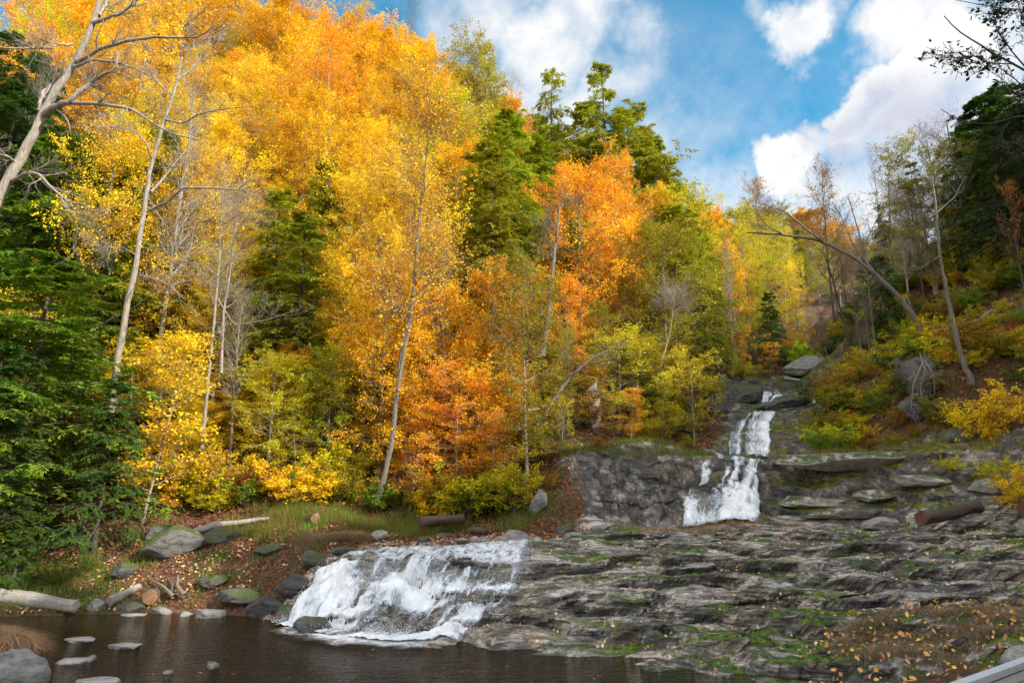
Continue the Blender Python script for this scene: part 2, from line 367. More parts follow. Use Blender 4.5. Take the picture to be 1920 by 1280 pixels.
def mat_stone(name, tone=(.26, .245, .23), dark=(.06, .055, .052), moss=0.):
    m, nt = newmat(name)
    tc = nd(nt, 'ShaderNodeTexCoord').outputs['Object']
    geo = nd(nt, 'ShaderNodeNewGeometry'); nz = nd(nt, 'ShaderNodeSeparateXYZ', inp={0: geo.outputs['Normal']}).outputs[2]
    n = noise(nt, mapping(nt, tc, (1, 1, 2.2), (.3, .2, 0)), 3.2, 7, .68); s = noise(nt, tc, 26, 4, .7)
    col = ramp(nt, n, [(.32, dark), (.5, tone), (.7, tuple(min(1, c * 1.6) for c in tone))])
    col = mixc(nt, ramp(nt, s, [(.5, (0, 0, 0)), (.7, (.5, .5, .5))]), col, tuple(min(1, c * 1.9) for c in tone))
    if moss:
        k = math_(nt, 'MULTIPLY', ramp(nt, noise(nt, tc, 2.4, 5, .7), [(.5 - moss * .2, (0, 0, 0)), (.6 - moss * .2, (1, 1, 1))]), nd(nt, 'ShaderNodeMapRange', inp={0: nz, 1: .2, 2: .7}).outputs[0])
        col = mixc(nt, k, col, (.055, .075, .012))
    p = nd(nt, 'ShaderNodeBsdfPrincipled', inp={'Base Color': col, 'Roughness': .8, 'Normal': bump(nt, n, .9, .08)})
    out(nt, p.outputs[0]); return m

def mat_plain(name, c1, c2, scale=4, rough=.8, stretch=(1, 1, 1), bmp=.5):
    m, nt = newmat(name)
    tc = nd(nt, 'ShaderNodeTexCoord').outputs['Object']
    n = noise(nt, mapping(nt, tc, stretch), scale, 6, .7)
    p = nd(nt, 'ShaderNodeBsdfPrincipled', inp={'Base Color': ramp(nt, n, [(.3, c1), (.7, c2)]), 'Roughness': rough, 'Normal': bump(nt, n, bmp, .02)})
    out(nt, p.outputs[0]); return m

def mat_pool():
    m, nt = newmat('pool_water')
    tc = nd(nt, 'ShaderNodeTexCoord').outputs['Object']
    xyz = nd(nt, 'ShaderNodeSeparateXYZ', inp={0: tc})
    n1 = noise(nt, mapping(nt, tc, (.8, 2.6, 1), (0, 0, radians(-12))), 2.2, 4, .6, .6)
    n2 = noise(nt, mapping(nt, tc, (1, 2.2, 1)), 9, 3, .6, .3)
    # churned near the falls, calmer away
    dx = math_(nt, 'SUBTRACT', xyz.outputs[0], -3.2); dy = math_(nt, 'SUBTRACT', xyz.outputs[1], 17.6)
    dd = math_(nt, 'SQRT', math_(nt, 'ADD', math_(nt, 'MULTIPLY', dx, dx), math_(nt, 'MULTIPLY', dy, dy)))
    st = nd(nt, 'ShaderNodeMapRange', inp={0: dd, 1: 1.5, 2: 9, 3: 1.0, 4: .2}).outputs[0]
    hgt = math_(nt, 'ADD', math_(nt, 'MULTIPLY', n1, 1), math_(nt, 'MULTIPLY', n2, .35))
    bn = nd(nt, 'ShaderNodeBump', inp={'Strength': st, 'Distance': .30, 'Height': hgt})
    fr = nd(nt, 'ShaderNodeFresnel', inp={'IOR': 1.33, 'Normal': bn.outputs[0]})
    gl = nd(nt, 'ShaderNodeBsdfGlossy', inp={'Color': (.95, .9, .82, 1), 'Roughness': .04, 'Normal': bn.outputs[0]})
    tr = nd(nt, 'ShaderNodeBsdfTransparent', inp={'Color': (.34, .20, .06, 1)})
    df = nd(nt, 'ShaderNodeBsdfDiffuse', inp={'Color': (.024, .014, .005, 1)})
    body = nd(nt, 'ShaderNodeMixShader', inp={0: .35, 1: df.outputs[0], 2: tr.outputs[0]})
    mx = nd(nt, 'ShaderNodeMixShader', inp={0: math_(nt, 'MULTIPLY', fr.outputs[0], 1.0, clamp=True), 1: body.outputs[0], 2: gl.outputs[0]})
    # drifting bubbles and foam flecks
    fl = ramp(nt, noise(nt, mapping(nt, tc, (1, 1.3, 1)), 17, 2, .5), [(.715, (0, 0, 0)), (.73, (1, 1, 1))])
    fl = math_(nt, 'MULTIPLY', fl, math_(nt, 'MULTIPLY', st, .9))
    wd = nd(nt, 'ShaderNodeBsdfDiffuse', inp={'Color': (.7, .72, .75, 1)})
    mx2 = nd(nt, 'ShaderNodeMixShader', inp={0: fl, 1: mx.outputs[0], 2: wd.outputs[0]})
    out(nt, mx2.outputs[0]); return m

def mat_foam(name, dens=0., sx=30, sy=4, edge=.035, wt=(.42, .30, .28)):
    """white broken water over clear water; UV.x across (metres), UV.y down the flow"""
    m, nt = newmat(name)
    uv = nd(nt, 'ShaderNodeUVMap').outputs[0]
    s = nd(nt, 'ShaderNodeSeparateXYZ', inp={0: uv})
    cov = nd(nt, 'ShaderNodeAttribute', attribute_name='cov').outputs['Fac']
    w = noise(nt, mapping(nt, uv, (1.5, 1.0, 1)), 1.5, 3)
    uvw = nd(nt, 'ShaderNodeVectorMath', operation='ADD', inp={0: uv, 1: nd(nt, 'ShaderNodeCombineXYZ', inp={0: math_(nt, 'MULTIPLY_ADD', w, .7, -.35)}).outputs[0]}).outputs[0]
    a = noise(nt, mapping(nt, uvw, (sx / 10, sy / 10, 1)), 3.4, 6, .68)
    b = noise(nt, mapping(nt, uvw, (sx / 3, sy / 2.2, 1)), 3.0, 5, .75)
    c = noise(nt, mapping(nt, uvw, (1.0, .7, 1)), 7.0, 6, .75)
    f = math_(nt, 'ADD', math_(nt, 'ADD', math_(nt, 'MULTIPLY', a, wt[0]), math_(nt, 'MULTIPLY', b, wt[1])), math_(nt, 'MULTIPLY', c, wt[2]))
    f = math_(nt, 'ADD', f, math_(nt, 'MULTIPLY_ADD', cov, .40, -.19 + dens))
    al = ramp(nt, f, [(.5 - edge, (0, 0, 0)), (.5 + edge, (1, 1, 1))])
    col = ramp(nt, f, [(.46, (.22, .24, .26)), (.56, (.66, .69, .72)), (.68, (.95, .96, .97))])
    hg = math_(nt, 'ADD', a, math_(nt, 'MULTIPLY', b, .5))
    bn = bump(nt, math_(nt, 'ADD', hg, c), .6, .06)
    p = nd(nt, 'ShaderNodeBsdfPrincipled', inp={'Base Color': col, 'Roughness': .45, 'Normal': bn})
    fr = nd(nt, 'ShaderNodeFresnel', inp={'IOR': 1.33, 'Normal': bn})
    g = nd(nt, 'ShaderNodeBsdfGlossy', inp={'Roughness': .12, 'Color': (.8, .8, .8, 1), 'Normal': bn})
    tr = nd(nt, 'ShaderNodeBsdfTransparent', inp={'Color': (.80, .80, .76, 1)})
    film = nd(nt, 'ShaderNodeMixShader', inp={0: math_(nt, 'MULTIPLY', math_(nt, 'MULTIPLY', fr.outputs[0], 1.2, clamp=True), nd(nt, 'ShaderNodeMapRange', inp={0: cov, 1: .12, 2: .4}).outputs[0]), 1: tr.outputs[0], 2: g.outputs[0]})
    film0 = nd(nt, 'ShaderNodeMixShader', inp={0: nd(nt, 'ShaderNodeMapRange', inp={0: cov, 1: .05, 2: .3}).outputs[0], 1: nd(nt, 'ShaderNodeBsdfTransparent').outputs[0], 2: film.outputs[0]})
    mx = nd(nt, 'ShaderNodeMixShader', inp={0: al, 1: film0.outputs[0], 2: p.outputs[0]})
    out(nt, mx.outputs[0]); return m

M = {}
M['leaf'] = mat_leaf('broad_leaf', .34, .07)
M['needle'] = mat_leaf('hemlock_needles', .25, .06, .6)
M['grass'] = mat_leaf('grass_blade', .3, .08, .7)
M['litter'] = mat_leaf('fallen_leaf', .15, .05, .7)
M['bark_pale'] = mat_bark('bark_pale', (.14, .115, .09), (.46, .39, .33))
M['bark_dark'] = mat_bark('bark_dark', (.035, .028, .022), (.13, .10, .08))
M['bark_mid'] = mat_bark('bark_mid', (.08, .065, .05), (.27, .225, .18))
M['slab'] = mat_rock('slab_rock', 'slab'); M['ledge'] = mat_rock('ledge_rock', 'ledge')
M['soil'] = mat_soil()
M['stone'] = mat_stone('grey_stone', (.21, .195, .18), (.05, .046, .042)); M['stone_dark'] = mat_stone('dark_stone', (.085, .08, .075), (.02, .019, .018), .3)
M['stone_pale'] = mat_stone('pale_stone', (.30, .275, .25), (.09, .08, .07)); M['stone_moss'] = mat_stone('mossy_stone', (.115, .11, .10), (.025, .023, .02), .8)
M['log_grey'] = mat_plain('weathered_wood', (.12, .105, .09), (.42, .38, .33), 5, .8, (1, 14, 14), .8)
M['log_brown'] = mat_plain('log_bark', (.03, .02, .014), (.13, .085, .058), 6, .95, (1.2, 7, 7), 1.0)
M['cut'] = mat_plain('sawn_wood', (.16, .075, .035), (.36, .20, .10), 6, .75, (1, 1, 1), .2)
M['cut_red'] = mat_plain('wet_sawn_wood', (.06, .025, .015), (.20, .075, .04), 6, .7, (1, 1, 1), .2)
M['plank'] = mat_plain('weathered_plank', (.16, .155, .13), (.33, .32, .28), 4, .8, (1, 12, 1), .4)
M['rail'] = mat_plain('pale_beam', (.50, .50, .52), (.66, .66, .69), 3, .6, (1, 8, 1), .2)
M['pool'] = mat_pool()
M['foam'] = mat_foam('falling_water', -.025, 38, 2.6, .032, (.44, .34, .22))
M['foam2'] = mat_foam('falling_water_thin', -.02, 34, 2.0, .03, (.50, .40, .10))
M['froth'] = mat_foam('pool_froth', .02, 12, 9, .05)

M['wet'] = mat_stone('wet_black_stone', (.05, .048, .046), (.012, .012, .012))
# ------------------------------------------------------------------ terrain meshes
def polar(th0, th1, nth, rs, offset=0., near=False):
    th = np.radians(np.linspace(th0, th1, nth)); R, T = np.meshgrid(rs, th, indexing='ij')
    X = R * np.sin(T); Y = R * np.cos(T); Z = H(X, Y) + offset
    if near: S_ = H(X, Y, True); Y = Y + S_; X = X - .25 * S_
    V = np.stack([X, Y, Z], -1).reshape(-1, 3)
    i = np.arange(len(rs) * nth).reshape(len(rs), nth)
    Fq = np.stack([i[:-1, :-1], i[:-1, 1:], i[1:, 1:], i[1:, :-1]], -1).reshape(-1, 4)
    return V, Fq
QUICK = False
rs = np.concatenate([np.arange(.5, 9, .3), np.arange(9, 33, .045), np.arange(33, 58, .14), 58 * 1.014 ** np.arange(0, 105)])
if QUICK: rs = rs[::2]
V, Fq = polar(-47, 50, 520 if QUICK else 1040, rs, near=True)
cx = V[Fq].mean(1)
rk = rockm(cx[:, 0], cx[:, 1]) > 0
tier = np.where(cx[:, 1] + .12 * cx[:, 0] < 28.6, 1, np.where(cx[:, 1] < 33.2, 2, 3)) * rk
def submesh(name, V, Fq, sel, mat, smooth=True):
    Fs = Fq[sel]; u, inv = np.unique(Fs, return_inverse=True)
    return mesh_np(name, V[u], inv.reshape(Fs.shape), mat, None, smooth)
tag(submesh('ground', V, Fq, tier == 0, M['soil']), 'steep forest floor covered in brown fallen leaves', kind='structure')
tag(submesh('bedrock_slab', V, Fq, tier == 1, M['slab']), 'broad layered grey rock slab with green moss beside the lower cascade', kind='structure')
tag(submesh('bedrock_ledge', V, Fq, tier == 2, M['ledge']), 'upright mossy rock ledge behind the slab', kind='structure')
tag(submesh('gorge_bedrock', V, Fq, tier == 3, M['ledge']), 'grey bedrock climbing the gorge above the ledge', kind='structure')
rs2 = np.concatenate([np.arange(.5, 33, 1.2), 33 * 1.06 ** np.arange(0, 33)])
V2, F2 = polar(50, 313, 150, rs2)
tag(mesh_np('terrain', V2, F2, M['soil'], None, True), 'wooded hillsides and bank round the viewpoint', kind='structure')
# small disc under the viewpoint
an = np.linspace(0, 2 * pi, 24, endpoint=False)
dv = np.stack([.52 * np.sin(an), .52 * np.cos(an), np.zeros(24)], 1); dv[:, 2] = H(dv[:, 0], dv[:, 1])
tag(mesh_np('ground_patch', dv, [list(range(24))[::-1]], M['soil']), 'bank underfoot', kind='structure')

# pool
n = 60; X, Y = np.meshgrid(np.linspace(-24, 7, n), np.linspace(3.5, 24, n), indexing='ij')
i = np.arange(n * n).reshape(n, n)
tag(mesh_np('water', np.stack([X, Y, X * 0], -1).reshape(-1, 3), np.stack([i[:-1, :-1], i[1:, :-1], i[1:, 1:], i[:-1, 1:]], -1).reshape(-1, 4), M['pool'], None, True), 'dark brown rippled pool below the lower cascade', kind='structure')

# ------------------------------------------------------------------ falling water
def interp_poly(P, s):
    P = np.asarray(P, float); d = np.concatenate([[0], np.cumsum(np.linalg.norm(np.diff(P[:, :2], axis=0), axis=1))]); d /= d[-1]
    return np.stack([np.interp(s, d, P[:, k]) for k in range(P.shape[1])], -1)
def sheet(name, rows, ns, nt_, mat, amp=.06, lift=.03, covf=None, label=None, seed=0, sx=1.0, zmin=-9):
    """rows: polylines across the flow from lip to foot (x,y)"""
    s = np.linspace(0, 1, ns); rr = np.stack([interp_poly(r, s) for r in rows])
    t = np.linspace(0, 1, nt_); k = np.linspace(0, 1, len(rows))
    P = np.stack([np.stack([np.interp(t, k, rr[:, j, c]) for j in range(ns)], 1) for c in range(2)], -1)   # nt,ns,2
    X, Y = P[..., 0], P[..., 1]
    Wd = np.linalg.norm(P[nt_ // 2, -1] - P[nt_ // 2, 0])
    T, S = np.meshgrid(t, s, indexing='ij')
    hh = np.maximum(H(X, Y), zmin)
    sh_ = H(X, Y, True)
    for _ in range(4): sh_[1:-1] = np.minimum(sh_[1:-1], (sh_[:-2] + sh_[2:]) / 2)
    # smooth bed a little along flow so that the water bridges small hollows
    hs = hh.copy()
    for _ in range(6): hs[1:-1] = np.maximum(hs[1:-1], (hs[:-2] + hs[1:-1] + hs[2:]) / 3)
    edge = np.minimum(sstep(0, .08, S), sstep(0, .08, 1 - S))
    z = hs + lift * (edge * 1.3 - .3) + amp * edge * (fbm(S * Wd * 5 * sx, T * 9, 61 + seed, 4) * .6 + np.abs(fbm(S * Wd * 14 * sx, T * 22, 66 + seed, 3)) * .5)
    drop = np.concatenate([[0], np.cumsum(np.linalg.norm(np.diff(np.stack([X[:, ns // 2], Y[:, ns // 2], hs[:, ns // 2]], 1), axis=0), axis=1))])
    L = np.repeat(drop[:, None], ns, 1)
    cov = (covf(S, T, X, Y) if covf else np.ones_like(S)) * edge
    X = X - .25 * sh_; Y = Y + sh_ - .02
    i = np.arange(ns * nt_).reshape(nt_, ns)
    Fq = np.stack([i[:-1, :-1], i[1:, :-1], i[1:, 1:], i[:-1, 1:]], -1).reshape(-1, 4)[:, ::-1]
    o = mesh_np(name, np.stack([X, Y, z], -1).reshape(-1, 3), Fq, mat, None, True, attrs={'cov': ('POINT', cov.ravel())}, uv=np.stack([S * Wd, L], -1).reshape(-1, 2))
    o['uvw'] = Wd
    return tag(o, label, kind='structure'), np.stack([X, Y, z], -1)
def xy(px, py, Y): return tuple(pt(px, py, Y)[:2])

lip = [xy(600, 1046, 22.0), xy(700, 1040, 21.75), xy(850, 1040, 21.7), xy(1000, 1040, 21.6)]
mid = [xy(560, 1078, 21.4), xy(680, 1078, 20.9), xy(800, 1076, 20.8), xy(985, 1080, 20.5)]
mid2 = [xy(530, 1120, 20.8), xy(640, 1130, 19.9), xy(780, 1135, 19.2), xy(945, 1130, 19.2)]
foot = [xy(505, 1172, 20.35), xy(600, 1198, 18.8), xy(720, 1212, 17.7), xy(870, 1180, 17.8)]
def cov1(S, T, X, Y):
    c = .56 + .32 * sstep(.05, .25, T) + .55 * fbm(S * 6, T * 3.5, 91, 4)
    c -= .5 * np.exp(-(((S - .66) / .10) ** 2 + ((T - .72) / .13) ** 2))      # dark rock showing through
    c -= .2 * np.exp(-(((S - .82) / .12) ** 2 + ((T - .42) / .10) ** 2))
    c += .35 * np.exp(-((T - .335) / .035) ** 2) * sstep(.25, .4, S) + .3 * sstep(.86, 1.0, T)
    c -= .15 * sstep(.9, 1, S)
    c -= 1.1 * np.clip(fbm(S * 17 + T * 1.5, T * 1.8, 71, 3) - .05, 0, 1) * (1 - .5 * sstep(.3, .9, T)) + .7 * np.clip(fbm(S * 34, T * 3, 72, 3), 0, 1)
    c -= .3 * np.exp(-(((T - .12) / .1) ** 2)) * (vn(S * 14, T * 0, 5) > .5)
    return np.clip(c, .18, 1.15)
fall1, fw1 = sheet('lower_cascade_water', [lip, mid, mid2, foot], 420, 300, M['foam'], .06, .07, cov1, 'wide white lower cascade fanning over dark rock into the pool', 0, zmin=.01)
# second fall on the ledge
lip2 = [xy(1312, 856, 30.9), xy(1350, 856, 30.9), xy(1438, 856, 30.8)]
m2 = [xy(1300, 880, 30.0), xy(1350, 885, 29.9), xy(1428, 885, 30.0)]
m3 = [xy(1290, 930, 29.2), xy(1350, 930, 29.2), xy(1425, 930, 29.3)]
f2 = [xy(1258, 992, 27.7), xy(1340, 996, 27.3), xy(1428, 990, 27.6)]
def cov2(S, T, X, Y):
    st = .5 + .5 * np.sin(S * 26 + fbm(S * 3, T * 3, 7, 3) * 5)
    c = .34 + .44 * sstep(.2, .75, S) + .15 * T - .75 * (1 - st) * (1 - sstep(.45, .85, T)) * (1 - .45 * sstep(.6, .95, S)) + .15 * fbm(S * 6, T * 5, 93, 3)
    c -= .6 * np.exp(-(((S - .36 + .1 * T) / .07) ** 2)) * (1 - sstep(.5, .8, T))
    return np.clip(c + .12 + .35 * fbm(S * 7, T * 5, 33, 3), 0, 1.1) * (.45 + .55 * (1 - sstep(.9, 1, T)))
fall2, fw2 = sheet('middle_waterfall', [lip2, m2, m3, f2], 240, 240, M['foam2'], .05, .14, cov2, 'white middle waterfall spilling in strands down the rock ledge', 3)
lip3 = [xy(1388, 795, 37.0), xy(1420, 783, 38.0), xy(1462, 770, 38.8)]
m3b = [xy(1362, 812, 35.6), xy(1405, 805, 36), xy(1448, 800, 36.4)]
f3 = [xy(1358, 853, 31.9), xy(1400, 854, 31.8), xy(1444, 853, 31.9)]
def cov3(S, T, X, Y):
    c = .62 + .4 * fbm(S * 7, T * 2, 95, 3) - .5 * np.exp(-((S - .36) / .06) ** 2) - .25 * np.exp(-((S - .15) / .1) ** 2) + .2 * sstep(.45, .9, S)
    return np.clip(c, 0, 1)
fall3, fw3 = sheet('upper_waterfall', [lip3, m3b, f3], 160, 200, M['foam2'], .10, .08, cov3, 'white upper waterfall sliding down a mossy chute', 6)
# thin flow over the upper ledge and trickles in the gorge
sheet('gorge_stream', [[xy(1462, 770, 38.9), xy(1500, 765, 39.6)], [xy(1400, 783, 38), xy(1452, 770, 38.7)]], 60, 40, M['foam2'], .05, .05, lambda S, T, X, Y: .3 + .5 * np.sin(pi * S) * T, 'stream', 9)[0]['label'] = 'thin white stream feeding the upper waterfall'
for k, (a, b) in enumerate([(((1428, 730, 46), (1448, 732, 46)), ((1425, 748, 43.6), (1446, 748, 43.6))), (((1455, 728, 46.4), (1475, 729, 46.4)), ((1441, 744, 44), (1452, 745, 44))), (((1482, 752, 42.2), (1500, 754, 42)), ((1478, 764, 40.6), (1496, 768, 40.4))), (((1524, 748, 42.6), (1534, 748, 42.6)), ((1522, 757, 41.6), (1532, 757, 41.6)))]):
    o, _ = sheet('gorge_trickle', [[xy(*a[0]), xy(*a[1])], [xy(*b[0]), xy(*b[1])]], 60, 60, M['foam2'], .05, .05, lambda S, T, X, Y: .85 * np.sin(pi * S) ** .7 * np.sin(pi * np.clip(T * .9 + .08, 0, 1)) ** .5 + .5 * fbm(S * 4, T * 3, 3, 3), None, 10 + k)
    o['label'] = ['small white spill beside a dark rock high in the gorge', 'short white run bending right of the small spill', 'low trickle above the upper waterfall', 'tiny white trickle at the right of the gorge'][k]
# flow over the top of the lower lip
sheet('shelf_stream', [[xy(800, 1010, 24.4), xy(1010, 1012, 24.2)], [xy(740, 1026, 22.9), xy(1005, 1026, 22.7)], lip], 80, 50, mat_foam('shelf_flow', -.17, 20, 8), .05, .05, None, 'sh', 20)[0]['label'] = 'thin sheet of water sliding over the rock lip above the lower cascade'
# froth on the pool at the foot
fo = []
rng = np.random.default_rng(4)
r0 = [xy(560, 1168, 20.3), xy(640, 1190, 18.9), xy(740, 1200, 18.1), xy(880, 1185, 17.9)]
r1 = [(p[0] - .55, p[1] - .45) for p in r0]; r2 = [(p[0] - 1.0, p[1] - 1.25) for p in r0]
s = np.linspace(0, 1, 200); rr = [interp_poly(r, s) for r in (r0, r1, r2)]
t = np.linspace(0, 1, 60); P = np.stack([np.stack([np.interp(t, [0, .5, 1], [rr[0][j, c], rr[1][j, c], rr[2][j, c]]) for j in range(200)], 1) for c in range(2)], -1)
T, S = np.meshgrid(t, s, indexing='ij')
cov = np.clip(1.05 - 1.25 * T + .35 * fbm(S * 9, T * 3, 99, 4), 0, 1) * np.minimum(sstep(0, .06, S), sstep(0, .06, 1 - S)) * sstep(0, .1, 1 - T)
zz = .008 + .07 * np.clip(1 - 1.6 * T, 0, 1) * (.6 + fbm(S * 40, T * 16, 98, 3) * .6)
i = np.arange(200 * 60).reshape(60, 200)
o = mesh_np('pool_froth', np.stack([P[..., 0], P[..., 1], zz], -1).reshape(-1, 3), np.stack([i[:-1, :-1], i[1:, :-1], i[1:, 1:], i[:-1, 1:]], -1).reshape(-1, 4)[:, ::-1], M['froth'], None, True, attrs={'cov': ('POINT', cov.ravel())}, uv=P.reshape(-1, 2))
tag(o, 'white froth spreading on the pool at the foot of the cascade', kind='structure')
# spray droplets, real little blobs thrown off the falls
def spray(name, Wp, n, lo, hi, seed, label, tm=.15):
    rng = np.random.default_rng(seed); a = rng.integers(int(Wp.shape[0] * tm), Wp.shape[0] - 1, n); b = rng.integers(6, Wp.shape[1] - 6, n)
    c = Wp[a, b] + rng.normal(0, 1, (n, 3)) * np.array([.05, .05, .03]) + np.array([0, -.03, .06]) + np.abs(rng.normal(0, 1, (n, 1))) * np.array([[0, 0, .05]])
    r = rng.uniform(lo, hi, n)[:, None, None]
    o6 = np.array([[1, 0, 0], [-1, 0, 0], [0, 1, 0], [0, -1, 0], [0, 0, 1.5], [0, 0, -1.5]]); f8 = np.array([[0, 2, 4], [2, 1, 4], [1, 3, 4], [3, 0, 4], [2, 0, 5], [1, 2, 5], [3, 1, 5], [0, 3, 5]])
    Vd = c[:, None] + r * o6[None]; Fd = (np.arange(n) * 6)[:, None, None] + f8[None]
    tag(mesh_np(name, Vd.reshape(-1, 3), Fd.reshape(-1, 3), M['drop'], None, True), label, 'spray', kind='stuff')
M['drop'], nt = newmat('water_drop'); out(nt, nd(nt, 'ShaderNodeBsdfPrincipled', inp={'Base Color': (.86, .89, .92, 1), 'Roughness': .3}).outputs[0])
spray('spray', fw1, 2800, .004, .012, 1, 'fine white spray flecks over the lower cascade')
spray('spray', fw2[:, 90:], 500, .004, .010, 2, 'fine white spray flecks over the middle waterfall', .7)
spray('spray', fw3, 300, .005, .012, 3, 'fine white spray flecks over the upper waterfall')

# ------------------------------------------------------------------ boulders and logs
def icos(sub=4):
    import bmesh
    bm = bmesh.new(); bmesh.ops.create_icosphere(bm, subdivisions=sub, radius=1)
    v = np.array([x.co[:] for x in bm.verts]); f = np.array([[y.index for y in x.verts] for x in bm.faces]); bm.free(); return v, f
ICO4 = icos(5); ICO3 = icos(3)
def rock_shape(size, seed, angular=.6, sub=ICO4, flat=0.):
    v, f = sub; rng = np.random.default_rng(seed); v = v.copy()
    # cut by random planes for facets, then weather
    for k in range(int(4 + angular * 9)):
        nrm = rng.normal(0, 1, 3); nrm /= np.linalg.norm(nrm); d = rng.uniform(.62, .92) - .12 * angular
        s = v @ nrm - d; v = v - np.where(s > 0, s * .92, 0)[:, None] * nrm
    v = v * (1 + .16 * vn3(v * 1.7 + seed, seed)[:, None] + .10 * vn3(v * 4 + seed, seed + 1)[:, None] + .035 * vn3(v * 12, seed + 2)[:, None])
    if flat: v[:, 2] = np.where(v[:, 2] > flat, flat + (v[:, 2] - flat) * .15, v[:, 2])
    return v * np.array(size), f
def boulder(px, py, Y, size, mat, label, seed, rot=(0, 0, 0), sink=.3, name='boulder', cat='boulder', angular=.6, z=None, flat=0., group=None):
    """size = half extents; (px, py) is the point it stands on"""
    p = pt(px, py, Y); g = Hs(p[0], p[1]) if z is None else z
    V, Fq = rock_shape(size, seed, angular, flat=flat)
    from mathutils import Euler
    Rm = np.array(Euler(rot).to_matrix()); V = V @ Rm.T
    o = mesh_np(name, V, Fq, M[mat], None, True)
    o.location = (p[0], p[1], g - V[:, 2].min() * (1 - 2 * sink) - 0.0)
    return tag(o, label, cat, group)
boulder(30, 1262, 13.6, (.55, .5, .52), 'stone', 'large rounded grey boulder at the near left edge of the pool', 3, sink=.16, angular=.25, z=-.12)
boulder(236, 1212, 17.2, (.42, .28, .16), 'stone_pale', 'flat pale stone poking out of the pool, farthest of the left ones', 5, sink=.35, z=-.04, name='stone', cat='stone', flat=.5)
boulder(135, 1238, 15.7, (.36, .25, .15), 'stone_pale', 'broad pale stone in the pool beside the large rounded boulder', 6, sink=.35, z=-.04, name='stone', cat='stone', flat=.4)
boulder(172, 1236, 15.8, (.13, .14, .12), 'stone', 'small stone touching the broad pale one in the pool', 66, sink=.35, z=-.03, name='stone', cat='stone')
boulder(180, 1282, 13.8, (.42, .3, .14), 'stone_pale', 'low wide stone cut by the bottom edge of the view', 7, sink=.3, z=-.02, name='stone', cat='stone', flat=.4)
boulder(400, 1252, 15.1, (.13, .13, .15), 'stone', 'small pointed stone alone in the middle of the pool', 8, sink=.3, z=-.03, name='stone', cat='stone', angular=.9)
boulder(315, 1262, 14.7, (.10, .1, .05), 'stone', 'tiny stone barely breaking the pool surface', 9, sink=.3, z=-.01, name='stone', cat='stone')
boulder(150, 1196, 18.0, (.42, .3, .10), 'stone_pale', 'flat stone at the tip of the brown grass clump', 10, sink=.3, z=-.02, name='stone', cat='stone', flat=.4)
boulder(181, 1140, 22.6, (.36, .3, .34), 'stone', 'squarish grey boulder on the far shore beside the bleached log', 11, sink=.22, angular=.8, z=-.02)
boulder(247, 1142, 22.7, (.48, .3, .24), 'stone_dark', 'low dark stone under the sawn log', 12, sink=.25, name='stone', cat='stone', z=-.05)
boulder(303, 1146, 22.4, (.32, .25, .18), 'stone', 'grey shore stone right of the sawn log', 13, sink=.25, name='stone', cat='stone', z=-.02)
boulder(255, 1150, 22.0, (.45, .2, .08), 'stone_pale', 'thin pale stone lying flat at the waterline', 14, sink=.25, name='stone', cat='stone', z=-.01, flat=.4)
boulder(348, 1152, 22.0, (.22, .2, .1), 'stone', 'small shore stone left of the big flat one', 15, sink=.25, name='stone', cat='stone', z=-.01)
boulder(393, 1150, 21.9, (.52, .4, .26), 'stone', 'big flat grey shore stone nearest the cascade', 16, sink=.25, name='stone', cat='stone', z=-.04, flat=.5, rot=(0, .1, .2))
boulder(332, 1052, 24.6, (1.25, .8, .62), 'stone_moss', 'large slanted dark slab boulder in the leafy bank', 17, rot=(.15, -.32, .3), sink=.28, angular=.9)
boulder(420, 1015, 25.6, (.7, .6, .42), 'stone_dark', 'dark boulder under the fallen grey log', 18, sink=.25, angular=.9)
boulder(300, 1010, 26.2, (.7, .5, .4), 'stone_moss', 'mossy boulder behind the large slanted one', 19, sink=.25)
boulder(712, 1004, 25.0, (.30, .25, .24), 'stone_pale', 'small pinkish pale stone in the grass above the cascade', 20, sink=.2, name='stone', cat='stone', angular=.9)
boulder(960, 1012, 24.6, (.62, .5, .36), 'stone', 'big grey boulder standing on the shelf above the cascade', 21, sink=.12, angular=.8)
boulder(1003, 1006, 25.0, (.28, .25, .17), 'stone_pale', 'smooth pale stone leaning on the big shelf boulder', 22, sink=.2, name='stone', cat='stone', angular=.1)
for k, (px, py, Y, sx, sz, mt, lb) in enumerate([(900, 996, 26.4, .42, .2, 'stone_dark', 'dark stone behind and left of the big shelf boulder'), (868, 1004, 25.4, .3, .13, 'stone', 'low grey stone left of the big shelf boulder'), (830, 1002, 25.8, .36, .18, 'stone_dark', 'dark rounded stone in the middle of the shelf row'), (795, 1008, 25.2, .22, .12, 'stone_moss', 'little mossy stone at the left end of the shelf row'), (848, 1012, 24.6, .18, .08, 'stone', 'pebble-sized stone in front of the shelf row'), (925, 1012, 24.6, .2, .1, 'stone_pale', 'small pale stone just left of the big shelf boulder'), (1040, 1000, 25.8, .45, .16, 'stone', 'long grey stone right of the smooth pale one'), (1075, 996, 26.2, .38, .18, 'stone', 'grey stone at the right end of the shelf row'), (1060, 985, 27.0, .4, .22, 'stone_moss', 'mossy stone behind the right end of the shelf row'), (1122, 985, 27.4, .5, .22, 'stone', 'angular grey stone at the left foot of the ledge'), (1215, 988, 27.0, .35, .13, 'stone', 'low pale stone at the foot of the ledge left of the middle waterfall')]):
    boulder(px, py, Y, (sx, sx * .8, sz), mt, lb, 30 + k, sink=.2, name='stone', cat='stone', angular=.7)
boulder(1008, 958, 28.6, (.42, .3, .62), 'stone', 'upright grey stone half hidden by orange leaves', 45, rot=(0, .2, .3), sink=.12, angular=.9)
boulder(1115, 822, 35, (.55, .4, 1.25), 'stone', 'tall narrow grey rock standing in the woods', 46, rot=(.1, .1, .4), sink=.1, angular=.9)
